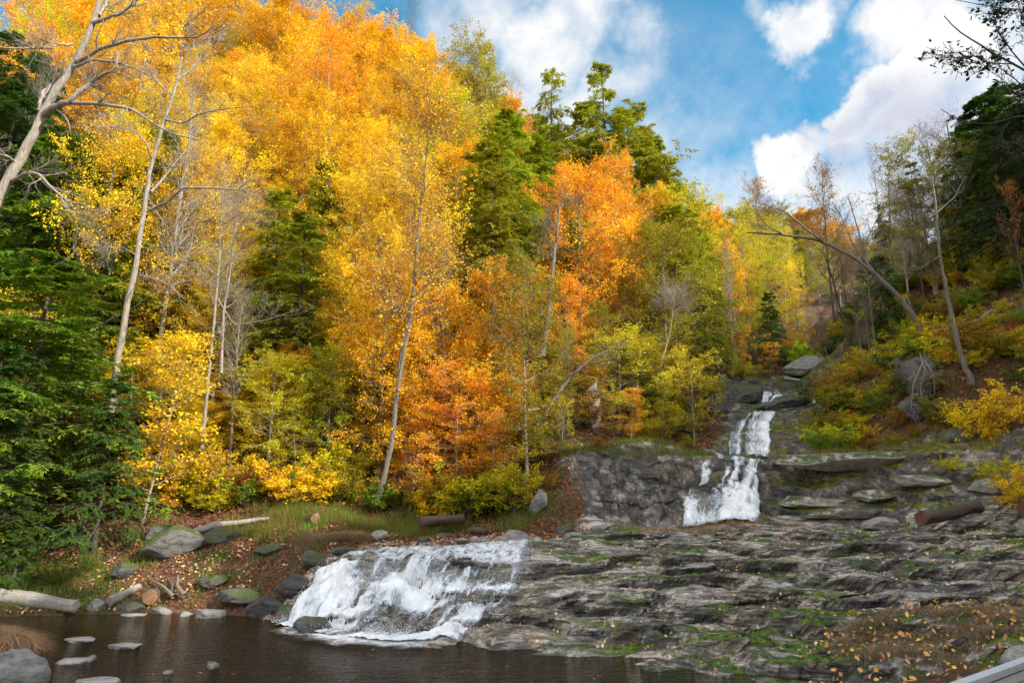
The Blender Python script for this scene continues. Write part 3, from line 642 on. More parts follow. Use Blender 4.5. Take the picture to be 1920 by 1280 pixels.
boulder(590, 1180, 19.3, (.55, .4, .26), 'stone_dark', 'dark wet rock parting the foam of the lower cascade', 47, sink=.2, angular=.3, z=.02)
boulder(545, 1150, 20.9, (.42, .3, .3), 'stone_moss', 'wet mossy rock at the left edge of the cascade', 48, sink=.2, z=.02)
boulder(1655, 984, 24.6, (.75, .5, .34), 'stone', 'wide pale-topped boulder left of the dark sawn log', 49, sink=.2, angular=.7)
boulder(1918, 1172, 11.6, (.38, .34, .28), 'stone_pale', 'pale lichened boulder at the right edge of the view', 50, sink=.1, angular=.3)
boulder(1868, 1208, 11.0, (.34, .24, .10), 'stone', 'flat rock carrying a yellow leaf below the pale boulder', 51, sink=.2, name='stone', cat='stone', flat=.3)
boulder(1830, 1232, 10.8, (.42, .3, .14), 'stone_dark', 'dark flat rock beside the pale beam', 52, sink=.2, name='stone', cat='stone', flat=.4)
boulder(1755, 1268, 9.9, (.6, .4, .2), 'stone', 'long grey rock at the lower right beside the beam', 53, sink=.25, name='stone', cat='stone', flat=.4)
boulder(1725, 800, 31.2, (.85, .7, 1.0), 'stone_dark', 'dark craggy rock under the cliff on the right bank', 54, sink=.15, angular=1.)
boulder(1740, 775, 32, (.95, .9, 1.5), 'stone_dark', 'tall dark crag on the right bank under the bare roots', 55, sink=.2, angular=1., rot=(.1, -.1, .5))
boulder(1700, 735, 33.4, (.7, .7, .9), 'stone_moss', 'mossy crag left of the tall dark one', 56, sink=.1, angular=1., rot=(0, .15, 1))
boulder(1790, 805, 29.6, (.7, .5, .5), 'stone_moss', 'grey-green boulder at the foot of the right bank', 57, sink=.2)
boulder(1615, 730, 40, (.8, .6, .5), 'stone', 'grey stone high on the right bank below the shrubs', 58, sink=.2, angular=.9)
boulder(1510, 718, 50, (1.9, 1.2, .7), 'stone', 'big pale smooth rock at the top of the gorge', 59, rot=(.25, -.3, .4), sink=.2, angular=.3)
boulder(1480, 775, 41, (1.6, .8, .42), 'stone_dark', 'long flat dark rock above the upper waterfall', 60, rot=(.1, -.25, .2), sink=.2, angular=.6)
boulder(1385, 748, 43.5, (1.7, 1.0, .75), 'stone_dark', 'dark blocky rock left of the small gorge spill', 61, rot=(.1, -.1, .1), sink=.22, angular=.9)
boulder(1440, 765, 41.6, (1.5, .8, .5), 'stone_dark', 'layered dark rock under the small gorge spill', 62, rot=(0, -.12, .2), sink=.22, angular=.9)
boulder(1345, 785, 40, (.9, .7, .75), 'stone_moss', 'round mossy rock left of the upper waterfall', 63, sink=.2, angular=.5)
boulder(1530, 760, 43, (1.0, .9, .6), 'stone_dark', 'dark rock at the right side of the gorge', 64, rot=(.1, -.3, .5), sink=.25, angular=.8)
boulder(1850, 895, 26.2, (.8, .5, .35), 'stone', 'grey rock poking from the yellow bushes on the right', 65, sink=.25, angular=.7)

M['block'] = mat_stone('ledge_block', (.36, .32, .275), (.11, .10, .09), .45)
for k, (px, py, Y, sx, sy, sz, ry, lb) in enumerate([(1590, 872, 29.2, 3.7, .9, .50, -.03, 'long pale tan slab forming the top step of the ledge right of the falls'), (1530, 912, 28.7, 2.0, .8, .34, .05, 'tilted mossy slab just under the long pale top slab'), (1650, 915, 28.2, 1.8, .8, .36, -.08, 'pale slab under the right end of the long top slab'), (1490, 945, 28.3, 1.4, .7, .28, .06, 'low mossy slab beside the foot of the middle waterfall'), (1590, 952, 27.8, 1.9, .7, .30, -.05, 'flat grey slab at the foot of the right-hand ledge'), (1720, 880, 27.6, 1.7, .8, .34, -.06, 'mossy slab between the top slab and the yellow shrubs')]):
    boulder(px, py, Y, (sx, sy, sz), 'block', lb, 120 + k, rot=(.12, ry, .05 * (k % 3 - 1)), sink=.33, name='rock', cat='rock', angular=.9, flat=.5)
for k, (px, py, Y, sx, sy, sz, lb) in enumerate([(548, 1100, 22.2, .7, .5, .42, 'black wet rock at the top left of the lower cascade'), (505, 1138, 21.8, .75, .5, .38, 'black wet rock touching the pool left of the cascade'), (450, 1118, 22.6, .8, .5, .3, 'low dark rock half buried in the brown leaf bank'), (590, 1062, 23.0, .6, .5, .3, 'dark rock under the dry shelf grass'), (395, 1095, 23.4, .6, .45, .25, 'dark stone ledge in the middle of the leaf bank'), (230, 1095, 23.6, .6, .4, .3, 'dark mossy rock above the short grey log'), (640, 1036, 23.4, .7, .5, .2, 'flat dark rock where the shelf meets the cascade lip'), (505, 1045, 24.6, .55, .4, .28, 'dark rock half sunk below the shelf grass')]):
    boulder(px, py, Y, (sx, sy, sz), 'wet' if k < 2 else 'stone_dark', lb, 80 + k, sink=.33, name='rock', cat='rock', angular=.8)
def log(p0, p1, r0, r1, mat, label, seed, cut=None, name='log', sink=.0, knots=0):
    p0 = np.array(p0, float); p1 = np.array(p1, float); K = 22; s = np.linspace(0, 1, K)
    L = np.linalg.norm(p1 - p0); T = (p1 - p0) / L
    rng = np.random.default_rng(seed)
    A = np.cross(T, [0, 0, 1.]); A /= np.linalg.norm(A); B = np.cross(T, A)
    P = p0 + np.outer(s, p1 - p0) + np.outer(fbm(s * 2.5, s * 0 + seed, seed, 2) * L * .012, B)
    sides = 20; an = np.arange(sides) * 2 * pi / sides
    R = np.interp(s, [0, 1], [r0, r1])
    rr = R[:, None] * (1 + .22 * fbm(s[:, None] * L * 1.5 + an[None] * 0, np.cos(an)[None] * 1.5 + np.sin(an)[None] * 2.2 + s[:, None] * 0, seed + 4, 4) + .07 * fbm(s[:, None] * L * .6, an[None] * 3 + s[:, None] * 0, seed + 5, 3))
    Vv = P[:, None] + rr[..., None] * (A[None, None] * np.cos(an)[None, :, None] + B[None, None] * np.sin(an)[None, :, None])
    o0 = np.array(P[0])
    idx = np.arange(K * sides).reshape(K, sides); a = idx[:-1]; b = idx[1:]
    Fq = [list(q) for q in np.stack([a, np.roll(a, -1, 1), np.roll(b, -1, 1), b], -1).reshape(-1, 4)]
    root = thing(name, label, 'log', tuple(p0))
    Vr = Vv.reshape(-1, 3) - p0
    far = [int(x) for x in idx[-1]]; Fq.append(far)
    mesh_np('trunk', Vr, [list(map(int, q)) for q in Fq], M[mat], root, True)
    # sawn / broken end, a shallow dished disc with rim
    ring = Vr[idx[0]]; ctr = ring.mean(0); rings = [ring, ctr + (ring - ctr) * .97 - T * .012, ctr + (ring - ctr) * .6 - T * .016, ctr + (ring - ctr) * .2 - T * .018]
    Ve = np.vstack(rings); Fe = []
    for k in range(3):
        for j in range(sides): Fe.append([k * sides + j, (k + 1) * sides + j, (k + 1) * sides + (j + 1) % sides, k * sides + (j + 1) % sides])
    Fe.append([3 * sides + j for j in range(sides)])
    mesh_np('sawn_end' if cut else 'broken_end', Ve, Fe, M[cut or mat], root, False)
    return root
def gp(px, py, Y, dz=0.):
    p = pt(px, py, Y); p[2] = Hs(p[0], p[1]) + dz; return p
def wp(px, py, Y): return pt(px, py, Y)
log(wp(142, 1134, 22.2), wp(-60, 1113, 22.6), .17, .30, 'log_grey', 'long bleached grey log lying on the far left shore', 1)
log(wp(205, 1128, 22.5), wp(262, 1099, 23.4), .16, .12, 'log_grey', 'short grey log leaning up the bank left of the sawn log', 2)
log(wp(281, 1119, 22.7), wp(312, 1107, 23.8), .235, .22, 'log_brown', 'thick sawn log with its orange cut end facing the pool', 3, 'cut')
log(wp(350, 1001, 25.4), wp(412, 981, 26.2), .13, .12, 'log_grey', 'grey fallen log sloping above the slanted boulder', 4)
log(wp(412, 983, 26.4), wp(505, 972, 27.2), .10, .07, 'log_grey', 'thin grey branch log lying right of the sloping log', 5)
log(wp(592, 972, 26.8), wp(565, 974, 27.9), .19, .18, 'log_brown', 'short log with a tan sawn end in the tall grass', 6, 'cut')
log(wp(787, 978, 27.0), wp(870, 972, 27.6), .20, .17, 'log_brown', 'dark rotting log behind the shelf stones', 7)
log(wp(1728, 971, 23.8), wp(1835, 951, 25.2), .23, .19, 'log_brown', 'dark wet log with a reddish sawn end on the right of the slab', 8, 'cut_red')
log(wp(1925, 955, 23.6), wp(1990, 940, 24.6), .30, .28, 'log_brown', 'dark log end at the far right edge of the view', 9, 'cut_red')
log(wp(885, 993, 26.0), wp(912, 996, 25.6), .10, .08, 'log_brown', 'short dark stick log among the shelf stones', 10)
log(wp(1470, 709, 48.0), wp(1500, 713, 47.5), .14, .1, 'log_grey', 'pale fallen pole in front of the big pale gorge rock', 11)
# driftwood beside the sawn log
def stick(pts, r, mat, label, name='branch', cat='branch', sides=6):
    P = np.array(pts, float); K = 12; s = np.linspace(0, 1, K); Q = interp_poly(P, s)
    m = MB(); m.tubes(Q[None], (r * (1 - .7 * s))[None], sides); return tag(m.build(name, M[mat]), label, cat)
stick([wp(142, 1140, 22), wp(155, 1132, 22.1), wp(165, 1122, 22.3)], .02, 'bark_mid', 'thin curved twig bridging the bleached log and the square boulder')
stick([wp(318, 1120, 22.9), wp(325, 1098, 23), wp(312, 1080, 23.2)], .09, 'bark_dark', 'dark stump-like driftwood behind the sawn log')
stick([wp(345, 1115, 22.8), wp(332, 1098, 22.9), wp(334, 1078, 23.1)], .08, 'bark_mid', 'pale forked driftwood right of the sawn log')
stick([wp(325, 1118, 22.7), wp(305, 1098, 23.0), wp(280, 1085, 23.4)], .07, 'bark_mid', 'grey limb lying over the sawn log')

# beam and deck, lower right
rt = thing('walkway', 'weathered plank walkway edged by a pale beam in the lower right corner', 'walkway', tuple(pt(1850, 1262, 7.0)))
b0 = pt(1790, 1290, 6.3); b1 = pt(1990, 1216, 8.6)
def prism(a, b, w, h):
    a = np.array(a); b = np.array(b); T = (b - a); T /= np.linalg.norm(T); A = np.cross(T, [0, 0, 1.]); A /= np.linalg.norm(A); B = np.cross(A, T)
    V = []
    for q in (a, b):
        for (i, j) in ((-1, -1), (1, -1), (1, 1), (-1, 1)): V.append(q + A * w * i + B * h * j)
    return np.array(V), [[0, 1, 2, 3], [7, 6, 5, 4], [0, 4, 5, 1], [1, 5, 6, 2], [2, 6, 7, 3], [3, 7, 4, 0]]
org = np.array(rt.location)
def bev(o, w):
    md = o.modifiers.new('bevel', 'BEVEL'); md.width = w; md.segments = 2; return o
Vb, Fb = prism(b0, b1, .05, .035); bev(mesh_np('beam', Vb - org, Fb, M['rail'], rt), .008)
Tn = (b1 - b0) / np.linalg.norm(b1 - b0); An = np.cross(Tn, [0, 0, 1.]); An /= np.linalg.norm(An)
for k in range(6):
    off = An * (.13 + .15 * k) + np.array([0, 0, -.05]); Vb, Fb = prism(b0 - Tn * .5 + off, b1 + off, .068, .02)
    bev(mesh_np('plank', Vb - org, Fb, M['plank'], rt), .006)
for f in (.25, .8):
    q = b0 + (b1 - b0) * f; Vb, Fb = prism(q + np.array([0, 0, -.036]), q + np.array([.001, 0, -.75]), .045, .045)
    A_ = q; s4 = .045; zz0, zz1 = q[2] - .9, q[2] - .037
    Vb = np.array([[q[0] + i * s4, q[1] + j * s4, z] for z in (zz0, zz1) for (i, j) in ((-1, -1), (1, -1), (1, 1), (-1, 1))])
    mesh_np('post', Vb - org, [[3, 2, 1, 0], [4, 5, 6, 7], [0, 1, 5, 4], [1, 2, 6, 5], [2, 3, 7, 6], [3, 0, 4, 7]], M['plank'], rt)
# ------------------------------------------------------------------ tree growing
def unit(a): return a / (np.linalg.norm(a, axis=-1, keepdims=True) + 1e-9)
def pinterp(P, R, idx, t):
    K = P.shape[1]; f = np.clip(t, 0, .9999) * (K - 1); i = f.astype(int); w = (f - i)[:, None]
    a = P[idx, i]; b = P[idx, i + 1]
    return a * (1 - w) + b * w, unit(b - a), R[idx, i] * (1 - w[:, 0]) + R[idx, i + 1] * w[:, 0]
def spawn(rng, P, R, idx, t, length, ang, K, up=0., flat=1., wob=.12, rr=.6, azim=None, taper=.85, plane=False):
    """grow children from parents idx at parameter t"""
    pos, T, r = pinterp(P, R, idx, t); N = len(idx)
    if azim is None:
        q = rng.normal(0, 1, (N, 3)); 
        if plane: q[:, 2] *= .15
    else: q = np.stack([np.cos(azim), np.sin(azim), np.zeros(N)], 1)
    q = unit(q - (q * T).sum(1, keepdims=True) * T); q[:, 2] *= flat; q = unit(q)
    ang = np.broadcast_to(ang, (N,)); d = unit(np.cos(ang)[:, None] * T + np.sin(ang)[:, None] * q)
    out_ = np.empty((N, K, 3)); out_[:, 0] = pos; seg = np.broadcast_to(length, (N,)) / (K - 1)
    upv = np.broadcast_to(up, (N,))
    for k in range(1, K):
        d = d + rng.normal(0, wob, (N, 3)); d[:, 2] += upv / (K - 1); d = unit(d)
        out_[:, k] = out_[:, k - 1] + d * seg[:, None]
    rad = (r * rr)[:, None] * (1 - taper * np.linspace(0, 1, K)[None])
    rad = np.maximum(rad, .0035)
    return out_, rad
def leaves(rng, P, m, size, spread, tilt=.5, aspect=.75, vclump=.5, idxv=None, droop=0.):
    """m leaves per twig; returns verts, faces, v"""
    N = len(P); idx = np.repeat(np.arange(N), m); t = rng.uniform(.1, 1, N * m)
    pos, T, _ = pinterp(P, np.ones(P.shape[:2]), idx, t)
    pos = pos + rng.normal(0, spread, (len(idx), 3)) * np.array([1, 1, .6])
    a = unit(T * .5 + rng.normal(0, 1, pos.shape) * np.array([1, 1, .45]) + np.array([0, 0, -droop]))
    nrm = unit(rng.normal(0, tilt, pos.shape) + np.array([0, 0, 1.]))
    b = unit(np.cross(nrm, a)); s = size * rng.uniform(.6, 1.25, len(idx))[:, None]
    v0 = pos; v1 = pos + a * s * .5 + b * s * aspect * .5; v2 = pos + a * s; v3 = pos + a * s * .5 - b * s * aspect * .5
    V = np.stack([v0, v1, v2, v3], 1).reshape(-1, 3); Fq = np.arange(len(idx) * 4).reshape(-1, 4)
    cl = rng.uniform(0, 1, N)[idx] if idxv is None else idxv[idx]
    v = np.clip(vclump * cl + (1 - vclump) * rng.uniform(0, 1, len(idx)), 0, 1)
    return V, Fq, v
HIDE = bpy.data.collections.new('_src')
class Tree:
    """prototype: two meshes of unit scale (metres) shared by copies"""
    def __init__(s, trunk, crown, h): s.trunk, s.crown, s.h = trunk, crown, h
def mkmesh(name, V, Fq, mat, smooth, v=None):
    o = mesh_np(name, V, Fq, mat, None, smooth, attrs={'v': ('FACE', v)} if v is not None else None, link=False)
    me = o.data; bpy.data.objects.remove(o); return me
def trunk_line(rng, h, r, lean=.03, wob=.02, K=14, z0=-.6):
    s = np.linspace(0, 1, K); P = np.zeros((1, K, 3)); P[0, :, 2] = z0 + (h - z0) * s
    a = rng.uniform(0, 2 * pi); P[0, :, 0] = lean * h * s * cos(a); P[0, :, 1] = lean * h * s * sin(a)
    P[0, :, :2] += np.cumsum(rng.normal(0, wob * h / K * 2, (K, 2)), 0) * s[:, None]
    R = (r * (1 - .88 * s ** .9))[None]; R[0, 0] *= 1.35; R[0, 1] *= 1.08
    return P, R
def crown_meshes(rng, P, R, h, cb, wide, nl, leaf, mper, up, flat, nsub=7, ntw=5, form='round', lsize=.1, tilt=.5, twigs=True, dens=1., ang=(1.1, .55), subang=.8, tb=True):
    lt = np.linspace(cb, .97, nl) + rng.uniform(-.015, .015, nl); lt = np.clip(lt, cb, .98)
    az = np.arange(nl) * 2.399 + rng.uniform(-.5, .5, nl)
    q = (lt - cb) / (1 - cb)
    prof = {'round': np.sqrt(np.clip(1 - (q * 1.02 - .32) ** 2 / .52, .04, 1)), 'cone': np.clip(1.02 - q, .05, 1) ** .8, 'tall': .55 + .45 * np.sin(np.clip(q, 0, 1) * pi * .9), 'vase': .4 + .6 * q}[form]
    L = wide * prof * rng.uniform(.7, 1.15, nl)
    if form == 'round' or form == 'vase': L = np.where(q > .8, np.maximum(L, h * .12), L)
    A = np.interp(q, [0, 1], ang) * rng.uniform(.85, 1.15, nl)
    B1, R1 = spawn(rng, P, R, np.zeros(nl, int), lt, L, A, 9, up, 1., .14, .55, azim=az)
    n2 = nl * nsub; i2 = np.repeat(np.arange(nl), nsub); t2 = np.tile(np.linspace(.18, .98, nsub), nl) + rng.uniform(-.05, .05, n2)
    L2 = L[i2] * .5 * (1.1 - .6 * t2) * rng.uniform(.6, 1.2, n2) + .25
    B2, R2 = spawn(rng, B1, R1, i2, t2, L2, subang * rng.uniform(.6, 1.2, n2), 6, up * .6, flat, .16, .6)
    n3 = n2 * ntw; i3 = np.repeat(np.arange(n2), ntw); t3 = np.tile(np.linspace(.15, 1, ntw), n2) + rng.uniform(-.08, .08, n3)
    L3 = (L2[i3] * .5 + .18) * rng.uniform(.5, 1.1, n3)
    B3, R3 = spawn(rng, B2, R2, i3, np.clip(t3, 0, 1), L3, .8 * rng.uniform(.5, 1.3, n3), 4, up * .4, flat, .2, .6)
    m = MB(); m.tubes(P, R, 9); m.tubes(B1, R1, 5); m.tubes(B2, R2, 3)
    if twigs: m.tubes(B3, R3, 3)
    trunk = (np.vstack(m.V), np.vstack(m.F))
    crown = None
    if leaf:
        keep = rng.uniform(0, 1, len(B3)) < dens
        if dens < 1:   # whole limbs may be thin
            lk = rng.uniform(0, 1, nl)[i2][i3]; keep &= lk > (1 - dens) * .6
        cl = .6 * rng.uniform(0, 1, nl)[i2][i3] + .4 * rng.uniform(0, 1, n2)[i3]
        crown = leaves(rng, B3[keep], mper, lsize, .5 * lsize + .05, tilt, .78, .55, cl[keep])
    return trunk, crown, (B1, R1, B2, R2, B3, R3)
PROTO = {}
def proto(key, seed, h, r, cb, wide, nl, **k):
    rng = np.random.default_rng(seed); bark = k.pop('bark', 'bark_mid'); lm = k.pop('lm', 'leaf'); lean = k.pop('lean', .03)
    P, R = trunk_line(rng, h, r, lean)
    t, c, _ = crown_meshes(rng, P, R, h, cb, wide, nl, **k)
    zmax = (c[0] if c else t[0])[:, 2].max()
    PROTO.setdefault(key, []).append(Tree(mkmesh('trunk', t[0], t[1], M[bark], True), mkmesh('crown', c[0], c[1], M[lm], False, c[2]) if c else None, zmax))
for s in range(4):   # full autumn broadleaves, foliage in flat tiers
    proto('maple', 100 + s, 14, .20, .16, [4.6, 4.2, 5.0, 4.4][s], 30, leaf=True, mper=14, up=.12, flat=.3, nsub=9, ntw=7, form=['round', 'tall', 'round', 'tall'][s], lsize=.14, tilt=.5, bark='bark_pale' if s % 2 else 'bark_mid', ang=(1.4, .75))
for s in range(3):   # slender understory trees, layered
    proto('sapling', 120 + s, 8, .075, .18, 2.3, 22, leaf=True, mper=11, up=.15, flat=.25, nsub=7, ntw=5, form='tall', lsize=.135, tilt=.4, bark='bark_pale', dens=.75, lean=.12, ang=(1.35, .7))
for s in range(2):   # thin crowned
    proto('thin', 130 + s, 14, .17, .35, 3.6, 22, leaf=True, mper=7, up=.6, flat=.6, nsub=8, ntw=6, form='round', lsize=.13, tilt=.7, bark='bark_dark', dens=.55, ang=(1.0, .4))
for s in range(3):
    proto('bare', 140 + s, 14, .17, .32, 3.2, 24, leaf=False, mper=0, up=.7, flat=.8, nsub=9, ntw=6, form=['round', 'vase', 'tall'][s], ang=(.95, .4), bark='bark_pale' if s != 1 else 'bark_mid')
for s in range(3):   # shrubs
    rng = np.random.default_rng(150 + s); n = 9
    P0 = np.zeros((1, 4, 3)); P0[0, :, 2] = np.linspace(-.3, .12, 4); R0 = np.full((1, 4), .06)
    az = np.arange(n) * 2.4; st, sr = spawn(rng, P0, R0, np.zeros(n, int), np.full(n, .95), rng.uniform(1.5, 2.6, n), rng.uniform(.25, 1.0, n), 8, .35, 1, .12, .6, azim=az)
    i2 = np.repeat(np.arange(n), 10); B2, R2 = spawn(rng, st, sr, i2, np.tile(np.linspace(.2, 1, 10), n), rng.uniform(.35, .9, n * 10), .9, 5, .1, .6, .2, .6)
    i3 = np.repeat(np.arange(n * 10), 5); B3, R3 = spawn(rng, B2, R2, i3, rng.uniform(.2, 1, n * 50), rng.uniform(.15, .4, n * 50), .8, 4, 0, .5, .2, .6)
    m = MB(); m.tubes(P0, R0, 6); m.tubes(st, sr, 5); m.tubes(B2, R2, 3)
    c = leaves(rng, B3, [11, 8, 14][s], [.12, .125, .10][s], .08, .6, .78, .5, rng.uniform(0, 1, n * 10)[i3])
    PROTO.setdefault('shrub', []).append(Tree(mkmesh('stems', np.vstack(m.V), np.vstack(m.F), M['bark_mid'], True), mkmesh('foliage', *c[:2], M['leaf'], False, c[2]), c[0][:, 2].max()))
def hemlock_parts(rng, P, R, h, cb, wide, nl, lsz=1., dens=1.):
    lt = cb + (1 - cb) * np.sort(rng.uniform(0, 1, nl)) ** .95; lt = np.clip(lt, cb, .985); q = (lt - cb) / (1 - cb)
    az = np.arange(nl) * 2.399 + rng.uniform(-.5, .5, nl)
    L = wide * (np.clip(1.0 - q, 0, 1) ** .55) * rng.uniform(.4, 1.15, nl) + .3
    A = np.interp(q, [0, .7, 1], [1.45, 1.3, .9]) + rng.uniform(-.12, .12, nl)
    B1, R1 = spawn(rng, P, R, np.zeros(nl, int), lt, L, A, 9, np.interp(q, [0, 1], [-.6, -.45]), 1., .09, .38, azim=az)
    ns = 15; i2 = np.repeat(np.arange(nl), ns); t2 = np.tile(np.linspace(.12, 1, ns), nl)
    L2 = (L[i2] * .42 * (1.15 - .85 * t2) + .18) * rng.uniform(.7, 1.2, len(i2))
    B2, R2 = spawn(rng, B1, R1, i2, t2, L2, .85, 5, -.6, .2, .12, .5, plane=True)
    # sprays: pairs of narrow needles along each side branch
    mp = 36; idx = np.repeat(np.arange(len(i2)), mp); t = np.tile(np.linspace(.05, 1, mp), len(i2))
    keep = rng.uniform(0, 1, len(idx)) < dens; idx = idx[keep]; t = t[keep]
    pos, T, _ = pinterp(B2, np.ones(B2.shape[:2]), idx, t)
    side = unit(np.cross(T, [0, 0, 1.])) * np.where(rng.uniform(0, 1, len(idx)) > .5, 1, -1)[:, None]
    a = unit(T * .75 + side * .8 + np.array([0, 0, -.18]) + rng.normal(0, .26, pos.shape))
    n_ = unit(rng.normal(0, .35, pos.shape) + np.array([0, 0, 1.])); b = unit(np.cross(n_, a))
    s = (.16 + .10 * rng.uniform(0, 1, len(idx)))[:, None] * lsz; w = .023 * lsz
    V = np.stack([pos - b * w * .5, pos + a * s * .5 - b * w * 1.1, pos + a * s, pos + a * s * .5 + b * w * 1.1], 1).reshape(-1, 3)
    cl = .5 * rng.uniform(0, 1, nl)[i2][idx] + .5 * rng.uniform(0, 1, len(idx))
    m = MB(); m.tubes(P, R, 9); m.tubes(B1, R1, 4); m.tubes(B2, R2, 3)
    return (np.vstack(m.V), np.vstack(m.F)), (V, np.arange(len(V)).reshape(-1, 4), cl)
for s in range(4):
    rng = np.random.default_rng(160 + s); h = 14
    P, R = trunk_line(rng, h, .2, .02, .01)
    t, c = hemlock_parts(rng, P, R, h, [.08, .12, .2, .1][s], [4.4, 3.9, 4.6, 4.8][s], [85, 80, 70, 90][s])
    PROTO.setdefault('hemlock', []).append(Tree(mkmesh('trunk', *t, M['bark_dark'], True), mkmesh('crown', *c[:2], M['needle'], False, c[2]), c[0][:, 2].max()))
for s in range(2):   # open wind-worn conifer: few limbs with tufts
    rng = np.random.default_rng(170 + s); h = 14
    P, R = trunk_line(rng, h, .17, .04, .015)
    t, c = hemlock_parts(rng, P, R, h, .3, 2.9, 30, 1.0, .7)
    PROTO.setdefault('openconifer', []).append(Tree(mkmesh('trunk', *t, M['bark_dark'], True), mkmesh('crown', *c[:2], M['needle'], False, c[2]), c[0][:, 2].max()))

NAMES = {'maple': ('autumn_tree', 'tree'), 'sapling': ('sapling', 'tree'), 'thin': ('thin_crowned_tree', 'tree'), 'bare': ('bare_tree', 'tree'), 'shrub': ('shrub', 'shrub'), 'hemlock': ('hemlock', 'tree'), 'openconifer': ('pine_tree', 'tree')}
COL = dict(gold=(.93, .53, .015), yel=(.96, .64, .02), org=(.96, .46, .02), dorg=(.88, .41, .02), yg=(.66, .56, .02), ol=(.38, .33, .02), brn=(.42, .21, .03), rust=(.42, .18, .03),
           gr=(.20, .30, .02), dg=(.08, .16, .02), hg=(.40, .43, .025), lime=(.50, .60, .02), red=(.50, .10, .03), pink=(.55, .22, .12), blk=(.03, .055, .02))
TREES = []
rngT = np.random.default_rng(77)
def put(kind, x, y, h, wide=1., col='gold', label=None, group=None, var=None, rz=None, sink=.0, lean=(0, 0), name=None, cat=None, cvar=.12):
    pr = PROTO[kind]; v = rngT.integers(len(pr)) if var is None else var; pr = pr[v]
    z = Hs(x, y) - sink; nm, ct = NAMES[kind]
    o = thing(name or nm, label, cat or ct, (x, y, z), group)
    sc = h / pr.h; wide *= 1.25 if kind == 'maple' else 1.45 if kind == 'hemlock' else 1.0; o.scale = (sc * wide, sc * wide, sc); o.rotation_euler = (lean[0], lean[1], rngT.uniform(0, 2 * pi) if rz is None else rz)
    t = bpy.data.objects.new(pr.trunk.name.split('.')[0], pr.trunk); C.objects.link(t); t.parent = o
    if pr.crown:
        c = bpy.data.objects.new(pr.crown.name.split('.')[0], pr.crown); C.objects.link(c); c.parent = o
        cc = np.array(COL[col] if isinstance(col, str) else col) * (1 + rngT.uniform(-cvar, cvar)) * (1 + rngT.uniform(-cvar, cvar, 3) * .45)
        c.color = (*np.clip(cc, .003, 1), 1)
    TREES.append((x, y, z, h, kind)); return o
def tree(kind, px, top, Y, wide=1., col='gold', label=None, group=None, base=None, **k):
    """stands at forward distance Y; its tip reaches photo row `top`"""
    # x from the row halfway up, so a straight trunk crosses px there
    zt = pt(px, top, Y)[2]; x = pt(px, top, Y)[0]
    for _ in range(3):
        zb = Hs(x, Y); zm = (zt * .55 + zb * .45); d = Y * cP + (zm - EYE) * sP; x = (px - 960) / F * d
    zb = Hs(x, Y)
    # tip row at this x
    v = (640 - top) / F; zt = EYE + Y * (sP + v * cP) / (cP - v * sP)
    return put(kind, x, Y, max(zt - zb, .6), wide, col, label, group, **k)
# ------------------------------------------------------------------ trees one can point to
T_ = tree
# left edge hemlocks
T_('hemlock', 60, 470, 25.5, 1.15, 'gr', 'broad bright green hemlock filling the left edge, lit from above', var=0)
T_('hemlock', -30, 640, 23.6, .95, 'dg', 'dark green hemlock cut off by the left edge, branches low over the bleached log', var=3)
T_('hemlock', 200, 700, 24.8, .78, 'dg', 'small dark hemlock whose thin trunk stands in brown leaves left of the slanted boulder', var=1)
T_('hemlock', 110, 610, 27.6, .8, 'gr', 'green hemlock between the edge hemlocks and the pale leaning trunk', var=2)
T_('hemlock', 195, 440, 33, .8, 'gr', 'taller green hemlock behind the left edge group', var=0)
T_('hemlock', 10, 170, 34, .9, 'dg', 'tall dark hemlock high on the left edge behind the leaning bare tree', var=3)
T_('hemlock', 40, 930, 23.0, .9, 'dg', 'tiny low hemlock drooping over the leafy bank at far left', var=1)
# shrubs and saplings along the left shore and shelf
T_('sapling', 290, 600, 27.2, 1.1, 'yel', 'slim sapling with sparse large lemon-yellow leaves left of the twin grey stems', var=0)
T_('sapling', 300, 790, 28, 1.2, 'org', 'low orange sapling over the brown leaf bank beside the small hemlock', var=1)
T_('sapling', 420, 830, 28.6, 1.3, 'yel', 'low yellow sapling spreading over the shelf grass', var=2)
T_('maple', 510, 650, 30.5, .95, 'yg', 'yellow-green leaning maple on a thin stem above the tall grass', var=1)
T_('maple', 350, 690, 31, .8, 'yg', 'yellow-green tree tucked behind the slim lemon-yellow sapling', var=0)
T_('maple', 620, 640, 32, .75, 'lime', 'fresh green and yellow maple left of the leaning pale trunk', var=3)
T_('maple', 650, 470, 34, .62, 'yel', 'bright yellow pointed maple standing out against dark hemlocks', var=1)
T_('maple', 575, 560, 36, .8, 'yg', 'yellow-green maple behind the bright yellow pointed one', var=2)
T_('maple', 770, 280, 35, .62, 'yel', 'tall bright yellow maple with a pale trunk rising through the middle of the hillside', var=1)
T_('maple', 720, 470, 31.5, .68, 'gold', 'golden maple around the leaning pale trunk', var=0)
T_('maple', 840, 520, 31.4, .78, 'gold', 'golden-orange beech whose lower tiers spread over the shelf', var=2)
T_('maple', 925, 480, 33, .55, 'org', 'glowing orange maple at the right end of the golden row', var=0)
T_('maple', 860, 670, 29.8, .95, 'dorg', 'deep orange beech with dense leaves low over the dark rotting log', var=3)
T_('sapling', 770, 740, 29.4, 1.1, 'org', 'orange sapling right of the foot of the leaning trunk', var=2)
T_('sapling', 930, 760, 29.6, 1.0, 'dorg', 'rust-orange sapling beside the yellow-green shelf shrub', var=1)
T_('shrub', 965, 830, 28.9, .8, 'yg', 'yellow-green feathery shrub at the right end of the shelf', var=2)
T_('shrub', 1035, 880, 29.3, .7, 'brn', 'brown-leaved twiggy shrub at the left corner of the rock ledge', var=1)
